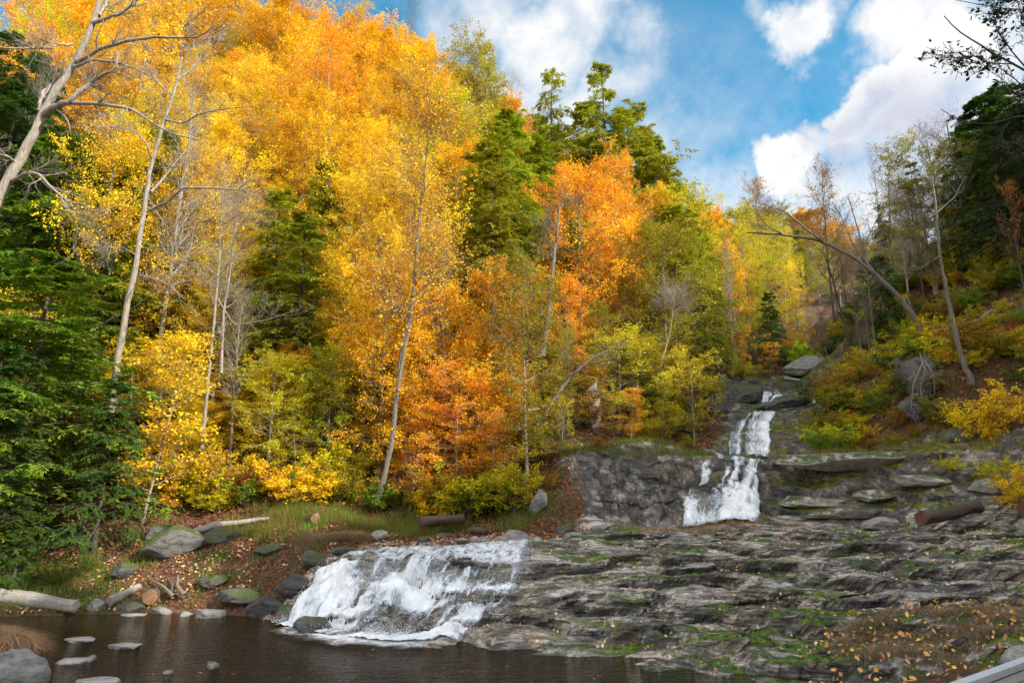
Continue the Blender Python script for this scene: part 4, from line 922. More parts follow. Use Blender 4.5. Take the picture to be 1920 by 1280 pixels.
T_('shrub', 640, 850, 29.6, .9, 'ol', 'olive shrub in the shade left of the leaning trunk', var=0)
T_('sapling', 1060, 740, 32.2, .9, 'yg', 'yellow-green sapling growing from the top of the rock ledge', var=1)
T_('sapling', 1150, 720, 34, .9, 'yg', 'yellow-green sapling behind the tall narrow rock', var=2)
T_('sapling', 1235, 690, 34.5, 1.0, 'yg', 'olive-yellow sapling leaning toward the upper waterfall', var=0)
T_('sapling', 1300, 660, 38, 1.2, 'ol', 'olive-gold sapling at the left side of the gorge', var=2)
T_('maple', 1130, 560, 38, .7, 'ol', 'olive and orange tree above the rock ledge', var=0)
T_('maple', 1060, 600, 36, .5, 'ol', 'dull olive tree beside the broken pale trunk', var=1)
T_('maple', 1110, 395, 46, .55, 'org', 'bright orange maple below the big green hemlock', var=3)
T_('maple', 1150, 262, 54, .55, 'org', 'tall orange maple against the dark ridge hemlocks', var=1)
T_('maple', 1230, 340, 56, .5, 'gold', 'golden maple right of the tall orange one', var=0)
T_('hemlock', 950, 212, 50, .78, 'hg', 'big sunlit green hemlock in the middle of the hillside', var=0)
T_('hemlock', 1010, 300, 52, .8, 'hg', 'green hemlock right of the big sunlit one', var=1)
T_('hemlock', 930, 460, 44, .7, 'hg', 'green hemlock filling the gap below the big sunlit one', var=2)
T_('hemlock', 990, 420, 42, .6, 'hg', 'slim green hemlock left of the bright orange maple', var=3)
T_('openconifer', 1155, 122, 60, .95, 'hg', 'tallest conifer on the ridge with tufted open top against the clouds', var=0)
T_('hemlock', 1190, 200, 62, .8, 'hg', 'dark-edged hemlock forming the right shoulder of the ridge', var=3)
T_('hemlock', 1110, 190, 62, .7, 'hg', 'hemlock left of the tallest ridge conifer', var=1)
T_('hemlock', 1235, 265, 61, .8, 'hg', 'hemlock stepping down the ridge below the shoulder', var=0)
T_('hemlock', 1275, 340, 62, .7, 'hg', 'last hemlock at the right foot of the ridge skyline', var=2)
T_('openconifer', 1030, 140, 62, .8, 'hg', 'ragged conifer with bare gaps left of the tallest one', var=1)
T_('hemlock', 1265, 385, 47, .85, 'hg', 'broad green hemlock right of the orange maples', var=3)
T_('hemlock', 1315, 430, 50, .6, 'hg', 'green hemlock tapering beside the gorge woods', var=1)
T_('maple', 875, 52, 60, .62, (.45, .40, .02), 'green-gold tree topping the left skyline', var=1)
T_('maple', 905, 110, 58, .5, (.42, .36, .02), 'green-gold tree right below the left skyline top', var=0)
T_('maple', 950, 170, 60, .5, 'org', 'small orange tree on the skyline between gold and green', var=2)
T_('bare', 770, -40, 62, .6, None, 'bare twiggy tree rising into the sky above the golden slope', var=1)
T_('bare', 955, 118, 64, .6, None, 'grey bare tree on the skyline left of the ragged conifer', var=0)
# valley, centre right
T_('maple', 1340, 385, 64, .5, 'org', 'small orange tree at the right foot of the ridge', var=0)
T_('maple', 1400, 375, 66, .75, 'yg', 'yellow-green tree on the skyline where hill meets valley', var=2)
T_('maple', 1370, 440, 56, .6, 'gold', 'golden tree left of the gorge, under the yellow-green one', var=1)
T_('bare', 1365, 430, 52, .6, None, 'pale bare tree in front of the valley gold', var=2)
T_('maple', 1420, 520, 58, .6, 'yg', 'yellow-green tree above the gorge rocks', var=0)
T_('hemlock', 1448, 545, 54, .6, 'dg', 'small dark hemlock above the gorge rocks', var=1)
T_('maple', 1490, 480, 66, .5, 'yel', 'bright yellow valley tree behind the small dark hemlock', var=3)
T_('sapling', 1440, 640, 52, 1.4, 'org', 'small orange tree low at the left of the gorge top', var=1)
T_('shrub', 1500, 640, 56, 1.0, 'lime', 'lime-green bush right above the big pale gorge rock', var=0)
T_('shrub', 1390, 665, 50, 1.2, 'yg', 'yellow bush left of the gorge spill', var=2)
T_('thin', 1545, 290, 60, .72, 'rust', 'rust-brown round-topped tree against the white cloud', var=0)
T_('thin', 1420, 322, 74, .7, 'brn', 'thin brown tree left of the rust-brown one, sky showing through', var=1)
T_('bare', 1645, 268, 58, .55, None, 'tall bare forked tree right of the rust-brown one', var=1)
T_('openconifer', 1712, 305, 52, .8, 'blk', 'thin dark conifer between bare trunks on the right skyline', var=0)
T_('openconifer', 1660, 385, 56, .8, 'blk', 'short dark conifer at the foot of the bare forked tree', var=1)
T_('bare', 1750, 285, 48, .4, None, 'straight dark bare trunk on the right skyline', var=2)
T_('bare', 1690, 350, 50, .45, None, 'thin dark bare tree leaning left of the dark conifer', var=0)
T_('openconifer', 1790, 330, 46, .8, 'blk', 'dark ragged conifer left of the big right-hand hemlock', var=1)
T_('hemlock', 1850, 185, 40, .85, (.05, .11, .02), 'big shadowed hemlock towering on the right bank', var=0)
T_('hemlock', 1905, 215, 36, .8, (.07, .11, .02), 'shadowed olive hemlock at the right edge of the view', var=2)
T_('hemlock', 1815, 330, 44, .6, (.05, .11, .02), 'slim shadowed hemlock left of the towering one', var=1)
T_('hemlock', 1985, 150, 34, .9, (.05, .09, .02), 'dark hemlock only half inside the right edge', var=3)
T_('thin', 1900, 330, 33, .7, 'rust', 'thin rust-leaved tree before the dark hemlocks at right', var=1)
# right bank shrubs
for a in [(1575, 640, 50, .9, 'lime', 'lime shrub beside the broken grey pole above the gorge'),
          (1700, 590, 39, 1.0, 'lime', 'lime shrub at the foot of the arching trunk'),
          (1650, 660, 40, 1.0, 'dg', 'dark green shrub on the bank right of the gorge'),
          (1590, 700, 42, 1.0, 'ol', 'olive shrub on the bank just right of the big pale gorge rock'),
          (1770, 640, 32, .8, 'yel', 'bright yellow shrub in front of the dark crag'),
          (1735, 735, 31.0, 1.0, 'ol', 'olive shrub growing right in front of the dark crag'),
          (1700, 700, 32.5, 1.0, (.12, .18, .02), 'dark green shrub left of the dark crag top'),
          (1690, 770, 31.6, 1.0, 'brn', 'brown shrub above the middle of the rock ledge'),
          (1600, 800, 33.5, 1.1, 'ol', 'olive shrub right of the upper waterfall'),
          (1530, 775, 36, .9, (.10, .17, .02), 'mossy green shrub touching the upper waterfall'),
          (1510, 820, 33.6, 1.0, (.08, .16, .02), 'small green shrub low beside the upper waterfall'),
          (1830, 640, 33, .9, 'yg', 'yellow-green shrub on the steep right bank'),
          (1880, 560, 34, 1.0, 'yg', 'yellow-green shrub high at the right edge'),
          (1860, 470, 37, .9, 'ol', 'olive-green shrub under the shadowed hemlocks'),
          (1900, 600, 31.5, .8, 'red', 'dull red shrub among green at the right edge'),
          (1830, 740, 29.2, .8, 'yel', 'yellow shrub at the foot of the tall slim trunk'),
          (1900, 700, 28.4, .9, 'yel', 'broad yellow shrub at the right edge above the ledge'),
          (1780, 850, 27.2, .8, 'yg', 'low yellow-green shrub spilling over the end of the ledge'),
          (1860, 850, 26.2, .8, (.62, .50, .02), 'golden shrub over the grey rock at right'),
          (1920, 845, 25.2, .9, 'yel', 'bright yellow shrub half cut by the right edge'),
          (1640, 540, 48, 1.2, 'rust', 'russet thicket shrub behind the arching trunk'),
          (1740, 560, 43, 1.1, 'rust', 'russet shrub under the bare trunks at right'),
          (1560, 610, 62, 1.3, 'brn', 'brown valley shrub behind the gorge'),
          (1270, 745, 37, 1.0, 'yg', 'yellow-green shrub left of the round mossy rock'),
          (1210, 770, 34, 1.0, (.50, .40, .02), 'gold-green shrub on top of the ledge'),
          (1340, 715, 42.5, 1.0, 'yg', 'gold-green shrub at the left of the dark blocky gorge rock'),
          (1120, 830, 32.6, .9, 'brn', 'brown shrub in front of the tall narrow rock'),
          (1290, 810, 33.6, .8, 'ol', 'dark olive shrub left of the upper waterfall foot'),
          (1100, 700, 35, 1.0, 'brn', 'dark brown-leaved shrub in the shade behind the ledge'),
          (1190, 650, 38, 1.0, (.12, .18, .02), 'dark green shrub in the shade behind the ledge'),
          (100, 1050, 23.2, .9, (.16, .20, .02), 'low green shrub by the bleached log'),
          (170, 1040, 23.9, .8, (.20, .17, .03), 'brownish-green shrub on the bank behind the square boulder'),
          (20, 1060, 22.6, .8, (.10, .18, .02), 'dark green weed clump in front of the bleached log')]:
    T_('shrub', a[0], a[1], a[2], a[3], a[4], a[5])
# yellow crown over the left trunk, gold high left
T_('maple', 185, 215, 33, .6, 'yel', 'bright yellow tree between the leaning bare tree and the slim pale trunk', var=0)
T_('maple', 345, 260, 36, .6, 'yel', 'yellow tree just right of the slim pale trunk', var=2)
T_('maple', 120, -30, 46, .7, 'gold', 'golden crown cut by the top left of the view', var=1)
T_('maple', 260, -20, 46, .6, 'gold', 'golden crown behind the branches of the leaning bare tree', var=3)
T_('bare', 330, 100, 34, .75, None, 'fine-twigged bare tree tangled above the slim pale trunk', var=0)
T_('bare', 420, 330, 36, .7, None, 'grey-twigged bare tree beside the twin grey stems', var=2)
T_('bare', 60, 60, 36, .7, None, 'fine-twigged bare tree at the upper left corner', var=1)
T_('bare', 450, 520, 31, .8, None, 'low bare tree with drooping pale twigs under the yellow maples', var=0)

# ------------------------------------------------------------------ hero trunks with a shape of their own
def hero(name, label, line, r0, r1, bark, limbs, seed, Y, leafcol=None, twign=10, tw=1.0, lm=None, cat='tree', lsize=.12, mper=3, autol=0, autoL=2.5, up=.3):
    """line / limbs: lists of (px, py, dY) along the stem"""
    rng = np.random.default_rng(seed)
    def path(ps, K):
        Q = np.array([pt(a, b, Y + (c[0] if c else 0)) for a, b, *c in ps])
        s = np.linspace(0, 1, K); d = np.concatenate([[0], np.cumsum(np.linalg.norm(np.diff(Q, axis=0), axis=1))]); d /= d[-1]
        # smooth polyline
        W = np.stack([np.interp(np.linspace(0, 1, 80), d, Q[:, k]) for k in range(3)], 1)
        for _ in range(8): W[1:-1] = (W[:-2] + W[1:-1] * 2 + W[2:]) / 4
        return np.stack([np.interp(s, np.linspace(0, 1, 80), W[:, k]) for k in range(3)], 1)
    r0 *= .8; r1 = min(r1, r0 * .3); K = 30; P = path(line, K)
    P[1:-1] += rng.normal(0, r0 * .12, (K - 2, 3)); R = np.interp(np.linspace(0, 1, K), [0, .06, 1], [r0 * 1.3, r0, r1])
    base = P[0].copy(); m = MB(); m.tubes((P - base)[None], R[None], 12)
    BP = []; BR = []
    for (pts, ra, rb) in limbs:
        Q = path(pts, 16); Q[1:-1] += rng.normal(0, ra * .2, (14, 3)); BP.append(Q - base); BR.append(np.linspace(ra, rb, 16))
    if autol:
        az = rng.uniform(0, 2 * pi, autol); A1, AR = spawn(rng, (P - base)[None], R[None], np.zeros(autol, int), rng.uniform(.45, 1, autol), rng.uniform(.5, 1.1, autol) * autoL, rng.uniform(.6, 1.1, autol), 16, up, 1, .12, .45, azim=az)
        BP += list(A1); BR += list(AR)
    lv = None
    if BP:
        BP = np.array(BP); BR = np.array(BR); m.tubes(BP, BR, 6)
        n = len(BP); i2 = np.repeat(np.arange(n), twign); B2, R2 = spawn(rng, BP, BR, i2, rng.uniform(.15, 1, n * twign), rng.uniform(.5, 1.7, n * twign) * tw, rng.uniform(.4, 1.1, n * twign), 8, .25, .7, .14, .5)
        m.tubes(B2, R2, 4); i3 = np.repeat(np.arange(len(B2)), 6); B3, R3 = spawn(rng, B2, R2, i3, rng.uniform(.15, 1, len(i3)), rng.uniform(.25, .9, len(i3)) * tw, rng.uniform(.4, 1.0, len(i3)), 6, .15, .7, .14, .6)
        m.tubes(B3, R3, 3); i4 = np.repeat(np.arange(len(B3)), 3); B4, R4 = spawn(rng, B3, R3, i4, rng.uniform(.2, 1, len(i4)), rng.uniform(.15, .45, len(i4)) * tw, .7, 4, .1, .8, .12, .7)
        m.tubes(B4, R4, 3)
        if leafcol: lv = leaves(rng, np.concatenate([B4]), mper, lsize, .05, .8, .5, .4, droop=.5)
    root = thing(name, label, cat, tuple(base))
    m.build('trunk', M[bark], root)
    if lv:
        c = mesh_np('crown', lv[0], lv[1], M['leaf'], root, False, attrs={'v': ('FACE', lv[2])}); c.color = (*COL[leafcol], 1) if isinstance(leafcol, str) else (*leafcol, 1)
    return root
hero('leaning_tree', 'thick leaning bare tree crossing the upper left corner with crooked pale limbs', [(-150, 700, 1), (-60, 500), (0, 368), (45, 290), (85, 205), (135, 120), (170, 60), (190, 0), (215, -80)], .29, .12, 'bark_pale',
     [([(82, 215), (100, 200, -.3), (130, 192, -.6), (170, 150, -.6), (215, 132, -.8), (225, 95, -.9)], .13, .03),
      ([(130, 192, -.5), (190, 195, -.8), (245, 205, -1), (320, 250, -1.2), (370, 262, -1.4)], .07, .02),
      ([(75, 210), (80, 175, .4), (105, 150, .8), (130, 130, .8)], .09, .05),
      ([(140, 118), (200, 85, -.5), (280, 70, -.8), (380, 70, -1), (400, 50, -1.2)], .08, .02),
      ([(170, 45), (215, 30, -.4), (250, 10, -.5), (275, -20, -.5)], .08, .03), ([(185, 30), (200, 5, .5), (205, -40, .6)], .08, .03),
      ([(140, 125), (175, 112, -.5), (225, 118, -.8), (280, 140, -1)], .06, .02),
      ([(20, 340), (50, 325, -.6), (70, 323, -.8), (100, 355, -1), (130, 380, -1.2), (165, 385, -1.4)], .07, .02), ([(110, 365, -1), (130, 395, -1), (150, 410, -1)], .03, .012),
      ([(100, 90), (70, 90, -.4), (20, 92, -.8), (-30, 85, -1)], .05, .02), ([(135, 82), (120, 85, -.5), (85, 78, -.7), (50, 60, -.8)], .05, .015), ([(35, 310), (15, 292, -.4), (-20, 290, -.5)], .04, .015)], 5, 21.5, twign=9, tw=.9)
hero('pale_barked_tree', 'slim pale-barked bare tree leaning right, trunk bright from the hemlocks up to its twiggy fork', [(205, 800, .6), (222, 660), (238, 580), (255, 500), (266, 420), (277, 350), (288, 290), (310, 225), (328, 170), (340, 110)], .18, .07, 'bark_pale',
     [([(280, 395), (310, 380, -.4), (345, 350, -.8), (400, 353, -1), (470, 358, -1.4)], .07, .02), ([(283, 360), (310, 330, .4), (345, 285, .8), (370, 270, 1)], .06, .02),
      ([(310, 225), (345, 232, -.6), (370, 215, -.8), (410, 205, -1), (470, 200, -1.4)], .05, .015), ([(285, 300), (275, 270, -.5), (255, 245, -.8), (200, 235, -1)], .04, .015),
      ([(325, 180), (300, 160, .5), (270, 110, .8)], .05, .015), ([(332, 150), (370, 120, .4), (400, 60, .6)], .05, .015), ([(262, 515), (285, 520, -.5), (320, 535, -.9), (345, 560, -1.2)], .04, .012), ([(258, 480), (230, 463, -.6), (200, 465, -1)], .025, .01), ([(266, 465), (300, 463, -.5), (340, 460, -.8)], .025, .01)], 6, 27.0, twign=10, tw=1.0)
hero('twin_stem_tree', 'twin thin grey stems side by side left of centre', [(378, 840, .4), (392, 700), (402, 600), (412, 480), (415, 400), (420, 340)], .10, .04, 'bark_pale', [([(415, 700), (418, 600, .4), (430, 520, .6), (445, 400, .6), (450, 370, .6)], .075, .03), ([(412, 520), (380, 495, -.5), (330, 488, -1), (300, 490, -1.4)], .03, .01), ([(420, 420), (450, 400, -.3), (490, 395, -.6)], .03, .01), ([(408, 560), (440, 610, -.5), (500, 600, -.8), (560, 580, -1)], .03, .01)], 7, 29, twign=9, tw=.9, autol=14, autoL=1.6)
hero('pale_barked_tree', 'pale trunk leaning right from the shelf grass up through the golden leaves', [(708, 945, .3), (722, 890), (733, 840), (742, 760), (752, 690), (765, 620), (775, 560), (782, 450), (795, 330), (805, 240)], .14, .07, 'bark_mid', [([(745, 700), (755, 640, -.5), (775, 580, -.7), (800, 545, -1)], .06, .02), ([(775, 560), (810, 520, .4), (850, 480, .7)], .05, .02), ([(765, 610), (735, 570, -.4), (720, 500, -.6)], .05, .02)], 8, 28.7, twign=10, tw=1.2, leafcol='gold', mper=3, autol=22, autoL=2.6)
hero('pale_barked_tree', 'straight pale trunk stump-like in the shade above the ledge, twigs drooping before it', [(1016, 668, 0), (1022, 630), (1028, 590), (1034, 540), (1040, 470), (1050, 380)], .2, .10, 'bark_mid', [([(1020, 640), (1060, 660, -.6), (1100, 700, -1), (1130, 740, -1)], .03, .01), ([(1025, 600), (1000, 560, -.5), (985, 500, -.8)], .03, .01)], 9, 34, twign=8, autol=6, autoL=1.5)
hero('leaning_sapling', 'thin greenish trunk leaning right over the ledge', [(1003, 825, 0), (1015, 795), (1030, 760), (1055, 725), (1085, 690), (1120, 665), (1180, 640)], .13, .04, 'bark_mid', [([(1070, 705), (1110, 680, -.6), (1160, 668, -.8)], .04, .012), ([(1045, 740), (1060, 800, .3), (1062, 840, .4)], .03, .01)], 10, 31.2, twign=7)
hero('slim_tree', 'pale slim stem slanting up behind the narrow rock', [(1232, 715, 0), (1240, 680), (1256, 625), (1265, 560)], .07, .035, 'bark_pale', [], 11, 37, autol=6, autoL=1.4)
hero('arching_tree', 'grey trunk arching left from the right bank over the gorge', [(1738, 640, 0), (1712, 590), (1680, 550), (1640, 512), (1600, 482), (1560, 460), (1520, 447), (1470, 440), (1400, 436)], .18, .06, 'bark_mid', [([(1545, 455), (1500, 420, -.5), (1470, 395, -.8), (1420, 380, -1)], .06, .02), ([(1640, 512), (1600, 460, .6), (1575, 400, 1), (1560, 380, 1)], .06, .02), ([(1470, 440), (1440, 425, -.4), (1420, 400, -.5)], .05, .015), ([(1610, 490), (1630, 440, .8), (1650, 400, 1)], .04, .015)], 12, 36, twign=10, tw=1.1, leafcol='brn', mper=1)
hero('slim_tree', 'tall slim grey trunk rising from the yellow shrubs of the right bank', [(1822, 720, 0), (1806, 680), (1790, 620), (1775, 550), (1762, 480), (1755, 400), (1748, 330)], .15, .07, 'bark_mid', [([(1768, 520), (1740, 480, -.5), (1720, 440, -.8)], .05, .02), ([(1762, 480), (1720, 508, -.4), (1680, 505, -.6), (1655, 498, -.8)], .05, .015), ([(1755, 400), (1790, 370, .4), (1810, 330, .5)], .04, .015)], 13, 30.5, twign=9)
hero('slim_tree', 'pale thin trunk leaning left behind the arching one', [(1684, 640, 0), (1665, 590), (1645, 545), (1630, 505), (1600, 400), (1590, 370)], .13, .05, 'bark_pale', [([(1640, 530), (1600, 480, .5), (1560, 400, .8)], .04, .012)], 14, 42, twign=8)
hero('slim_tree', 'thin dark leaning trunk above the gorge, left of the arch foot', [(1600, 665, 0), (1585, 610), (1570, 560), (1555, 500), (1545, 480)], .13, .06, 'bark_dark', [], 15, 46, autol=6)
for k, (a, b, c, d, e, Yk, lb) in enumerate([(1755, 610, 1735, 520, 1705, 47, 'dark slim trunk nearest the arch foot on the right skyline'), (1800, 560, 1770, 430, 1740, 44, 'straight dark trunk seen against the white sky'), (1830, 570, 1800, 470, 1785, 43, 'second straight dark trunk right of the one against the sky'), (1700, 560, 1672, 480, 1665, 50, 'far thin trunk left of the dark conifers'), (1815, 450, 1800, 380, 1775, 48, 'short dark trunk beside the slim shadowed hemlock')]):
    hero('slim_tree', lb, [(a, b, 0), (c, d), (e, d - 150)], .14, .05, 'bark_dark', [], 20 + k, Yk, autol=9, autoL=2.2, twign=6)
hero('dead_snag', 'reddish broken snag beside the foot of the arching trunk', [(1722, 635, 0), (1716, 600), (1708, 565), (1700, 545)], .12, .03, 'log_brown', [], 30, 37.6)
hero('dead_pole', 'leaning grey broken pole above the gorge rock', [(1568, 715, 0), (1555, 675), (1545, 648)], .06, .03, 'bark_pale', [], 31, 44)
hero('bare_bush', 'tangle of pale bare roots and twigs hanging over the dark crag', [(1738, 700, 0), (1730, 680), (1725, 662)], .08, .03, 'bark_pale', [([(1730, 680), (1712, 720, -.4), (1708, 770, -.5)], .03, .01), ([(1732, 675), (1750, 700, -.4), (1752, 740, -.4)], .03, .01), ([(1735, 690), (1725, 730, -.4), (1735, 770, -.6)], .03, .01)], 32, 31.2, twign=9, tw=.6)
hero('fallen_branch', 'pale bare branch reaching left on the right bank', [(1690, 672, 0), (1650, 690, -.3), (1640, 715, -.5), (1632, 740, -.6)], .06, .02, 'bark_pale', [], 33, 35, cat='branch')
hero('fallen_branch', 'long thin bare branch slanting across the shrubs at far right', [(1860, 580, 0), (1835, 600), (1795, 612), (1740, 622)], .04, .015, 'bark_pale', [], 34, 31, cat='branch')
# overhanging branch, top right, of a tree standing outside the frame beside the viewpoint
hero('overhanging_branch', 'near leafy branch with dark oval leaves hanging into the top right corner', [(2400, 330, 0), (2150, 220), (1990, 158), (1920, 132), (1870, 105), (1830, 80), (1790, 55), (1770, 30)], .05, .006, 'bark_dark',
     [([(1925, 130), (1900, 100, -.1), (1870, 60, -.2), (1860, 10, -.3)], .012, .004), ([(1990, 158), (1940, 90, .2), (1915, 30, .3), (1900, -20, .3)], .014, .004), ([(1900, 120), (1850, 118, .1), (1810, 95, .2), (1765, 108, .2)], .009, .003), ([(2000, 165), (1940, 180, .2), (1880, 130, .3), (1830, 120, .3)], .012, .004), ([(2050, 180), (1990, 60, -.2), (1960, 0, -.3), (1940, -40, -.3)], .018, .005), ([(1990, 30, .3), (1930, 20, .3), (1870, 15, .3), (1790, 0, .3)], .012, .004)], 40, 8.5, leafcol=(.035, .05, .012), twign=6, tw=.32, lsize=.085, mper=1, cat='branch')
hero('bare_branch', 'leafless dark twigs arching in from the right edge above the hemlocks', [(2350, 420, 0), (2100, 290), (1985, 225), (1920, 215), (1850, 235), (1800, 228), (1765, 205)], .05, .005, 'bark_dark', [([(1985, 225), (1930, 180, .1), (1890, 175, .2)], .012, .004), ([(1900, 218), (1870, 260, .1), (1905, 290, .2)], .008, .003), ([(2020, 240), (1950, 290, .2), (1900, 240, .2)], .012, .003)], 41, 9.5, twign=4, tw=.35, cat='branch')

for x_, y_, h_ in [(17.2, 9.3, 20), (17, 5.0, 20), (19.5, 1.5, 20), (16, -4, 17), (13, -9, 17)]:  # unseen hemlocks added so the left bank and pool lie in shade
    put('hemlock', x_, y_, h_, .42, 'dg', 'tall dark hemlock added unseen right of the viewpoint to shade the left bank', 'tall hemlocks right of the viewpoint')
# ------------------------------------------------------------------ the rest of the wood
SEEDS = [(60, 60, 'maple', 'org'), (60, 200, 'hemlock', 'dg'), (180, 60, 'maple', 'gold'), (240, 160, 'bare', None), (60, 330, 'hemlock', 'gr'), (330, 40, 'maple', 'gold'), (420, 60, 'maple', 'gold'), (470, 130, 'maple', 'gold'), (560, 60, 'maple', 'gold'), (640, 120, 'maple', 'gold'), (740, 60, 'maple', 'gold'), (700, 180, 'maple', 'gold'), (800, 130, 'maple', 'gold'), (870, 230, 'maple', 'gold'), (560, 230, 'maple', 'gold'),
         (440, 230, 'maple', 'yel'), (300, 250, 'maple', 'yel'), (620, 330, 'maple', 'gold'), (740, 330, 'maple', 'gold'), (830, 330, 'maple', 'gold'), (500, 330, 'maple', 'yel'), (180, 400, 'hemlock', 'gr'), (340, 420, 'hemlock', 'hg'), (430, 430, 'hemlock', 'hg'), (520, 430, 'hemlock', 'hg'), (610, 430, 'hemlock', 'hg'), (700, 400, 'maple', 'yel'), (820, 430, 'maple', 'gold'), (900, 380, 'hemlock', 'hg'), (960, 330, 'hemlock', 'hg'), (1010, 450, 'hemlock', 'hg'), (1020, 230, 'hemlock', 'hg'), (1100, 230, 'hemlock', 'hg'),
         (1100, 420, 'maple', 'org'), (1180, 400, 'maple', 'org'), (1200, 300, 'hemlock', 'hg'), (1280, 420, 'hemlock', 'hg'), (250, 530, 'hemlock', 'gr'), (360, 540, 'hemlock', 'hg'), (450, 540, 'maple', 'yg'), (470, 600, 'maple', 'brn'), (560, 540, 'hemlock', 'hg'), (650, 560, 'maple', 'yg'), (1000, 560, 'maple', 'ol'), (1090, 560, 'maple', 'org'), (1180, 530, 'maple', (.6, .35, .02)), (1270, 540, 'maple', 'ol'), (1350, 480, 'maple', 'yg'), (1420, 460, 'maple', 'yg'), (1390, 560, 'maple', 'gold'), (1500, 480, 'maple', 'yg'), (1480, 560, 'maple', 'yel'),
         (1300, 620, 'maple', 'ol'), (1380, 620, 'maple', (.55, .38, .02)), (1000, 680, 'maple', 'ol'), (1180, 680, 'maple', 'ol'), (1560, 420, 'thin', 'brn'), (1600, 520, 'bare', None), (1540, 540, 'thin', 'ol'), (1650, 460, 'bare', None), (1620, 590, 'thin', 'brn'), (1720, 420, 'bare', None), (1780, 480, 'bare', None), (1850, 400, 'hemlock', 'blk')]
SK = [(-200, -400), (600, -200), (680, -30), (800, 20), (880, 60), (930, 130), (1000, 185), (1090, 200), (1200, 215), (1260, 300), (1300, 385), (1400, 385), (1500, 420), (1620, 430), (1700, 440), (1800, 440), (1860, 300), (1950, 230), (2300, 200)]
GR = {'gold': 'golden', 'yel': 'yellow', 'org': 'orange', 'yg': 'yellow-green', 'ol': 'olive', 'brn': 'brown', 'rust': 'russet', 'hg': 'green', 'gr': 'green', 'dg': 'dark green', 'blk': 'dark'}
def reg(px, py):
    if px < 330: a = 'at the hillside\'s left end'
    elif px < 640: a = 'on the left hillside'
    elif px < 980: a = 'in mid hillside'
    elif px < 1310: a = 'under the ridge'
    elif px < 1620: a = 'in the valley'
    else: a = 'on the right bank'
    return a + (', near the photo\'s top' if py < 200 else ', about halfway up' if py < 430 else ', low down')
rng = np.random.default_rng(9)
placed = [(t[0], t[1]) for t in TREES]; nf = 0; tries = 0
while nf < 250 and tries < 16000:
    tries += 1
    px = rng.uniform(-60, 1980); Y = rng.choice([rng.uniform(31, 50), rng.uniform(45, 78), rng.uniform(60, 125)], p=[.38, .42, .2])
    x = (px - 960) / F * (Y * .98 + 4)
    if rockm(np.array([x]), np.array([Y]))[0] > -1.2: continue
    z = Hs(x, Y); bx, by = pix((x, Y, z))
    if not (-100 < bx < 2050) or by > 930 or by < -120: continue
    gap = 1.8 if Y < 45 else 2.2 if Y < 80 else 3.5
    if any((x - a) ** 2 + (Y - b) ** 2 < gap * gap for a, b in placed): continue
    h = rng.uniform(7, 15) if Y < 50 else rng.uniform(10, 18)
    if bx > 1480 and Y < 45: h = rng.uniform(3, 7)
    cx_, cy_ = pix((x, Y, z + h * .65)); tx, ty = pix((x, Y, z + h))
    sky_ = np.interp(tx, [a for a, b in SK], [b for a, b in SK]) + rng.uniform(5, 25)
    if ty < sky_:
        v = (640 - sky_) / F; h = EYE + Y * (sP + v * cP) / (cP - v * sP) - z
        if h < 4: continue
        cx_, cy_ = pix((x, Y, z + h * .65))
    sd = min(SEEDS, key=lambda s: (s[0] - cx_ + rng.normal(0, 25)) ** 2 + 1.3 * (s[1] - cy_ + rng.normal(0, 25)) ** 2)
    kind, col = sd[2], sd[3]
    if kind in ('maple', 'hemlock') and rng.uniform() < .05 and Y < 60: kind, col = 'bare', None
    if kind == 'maple' and h < 7: kind = 'sapling'
    if col == 'gold': col = str(rng.choice(['gold', 'yel', 'yg', 'org'], p=[.56, .2, .16, .08]))
    nm = {'maple': 'tree', 'sapling': 'small tree', 'hemlock': 'hemlock', 'bare': 'bare tree', 'thin': 'thin-leaved tree'}[kind]
    cn = 'pale grey' if col is None else GR.get(col, 'golden') if isinstance(col, str) else 'orange-gold'
    lb = f'{cn} {nm} in the wood {reg(cx_, cy_)}'
    put(kind, x, Y, h, rng.uniform(.62, .9) * (1.15 if kind == 'sapling' else 1), col or 'gold', lb, lb.replace(' in the wood', 's'), cvar=.18)
    placed.append((x, Y)); nf += 1
print('fill', nf, 'tries', tries)
# distant trees closing the valley
n2 = 0
while n2 < 60:
    px = rng.uniform(1240, 1720); Y = rng.uniform(118, 225); x = (px - 960) / F * (Y * 1.05)
    z = Hs(x, Y); tx, ty = pix((x, Y, z + 12)); h = rng.uniform(11, 16); n2 += 1
    kd, col = [('maple', 'gold'), ('maple', 'ol'), ('hemlock', 'hg'), ('maple', 'brn'), ('thin', 'brn')][int(rng.integers(5))]
    put(kd, x, Y, h, 1.1, col, f'tiny far {GR[col]} tree closing the head of the valley', f'far {GR[col]} trees at the head of the valley', cvar=.18)
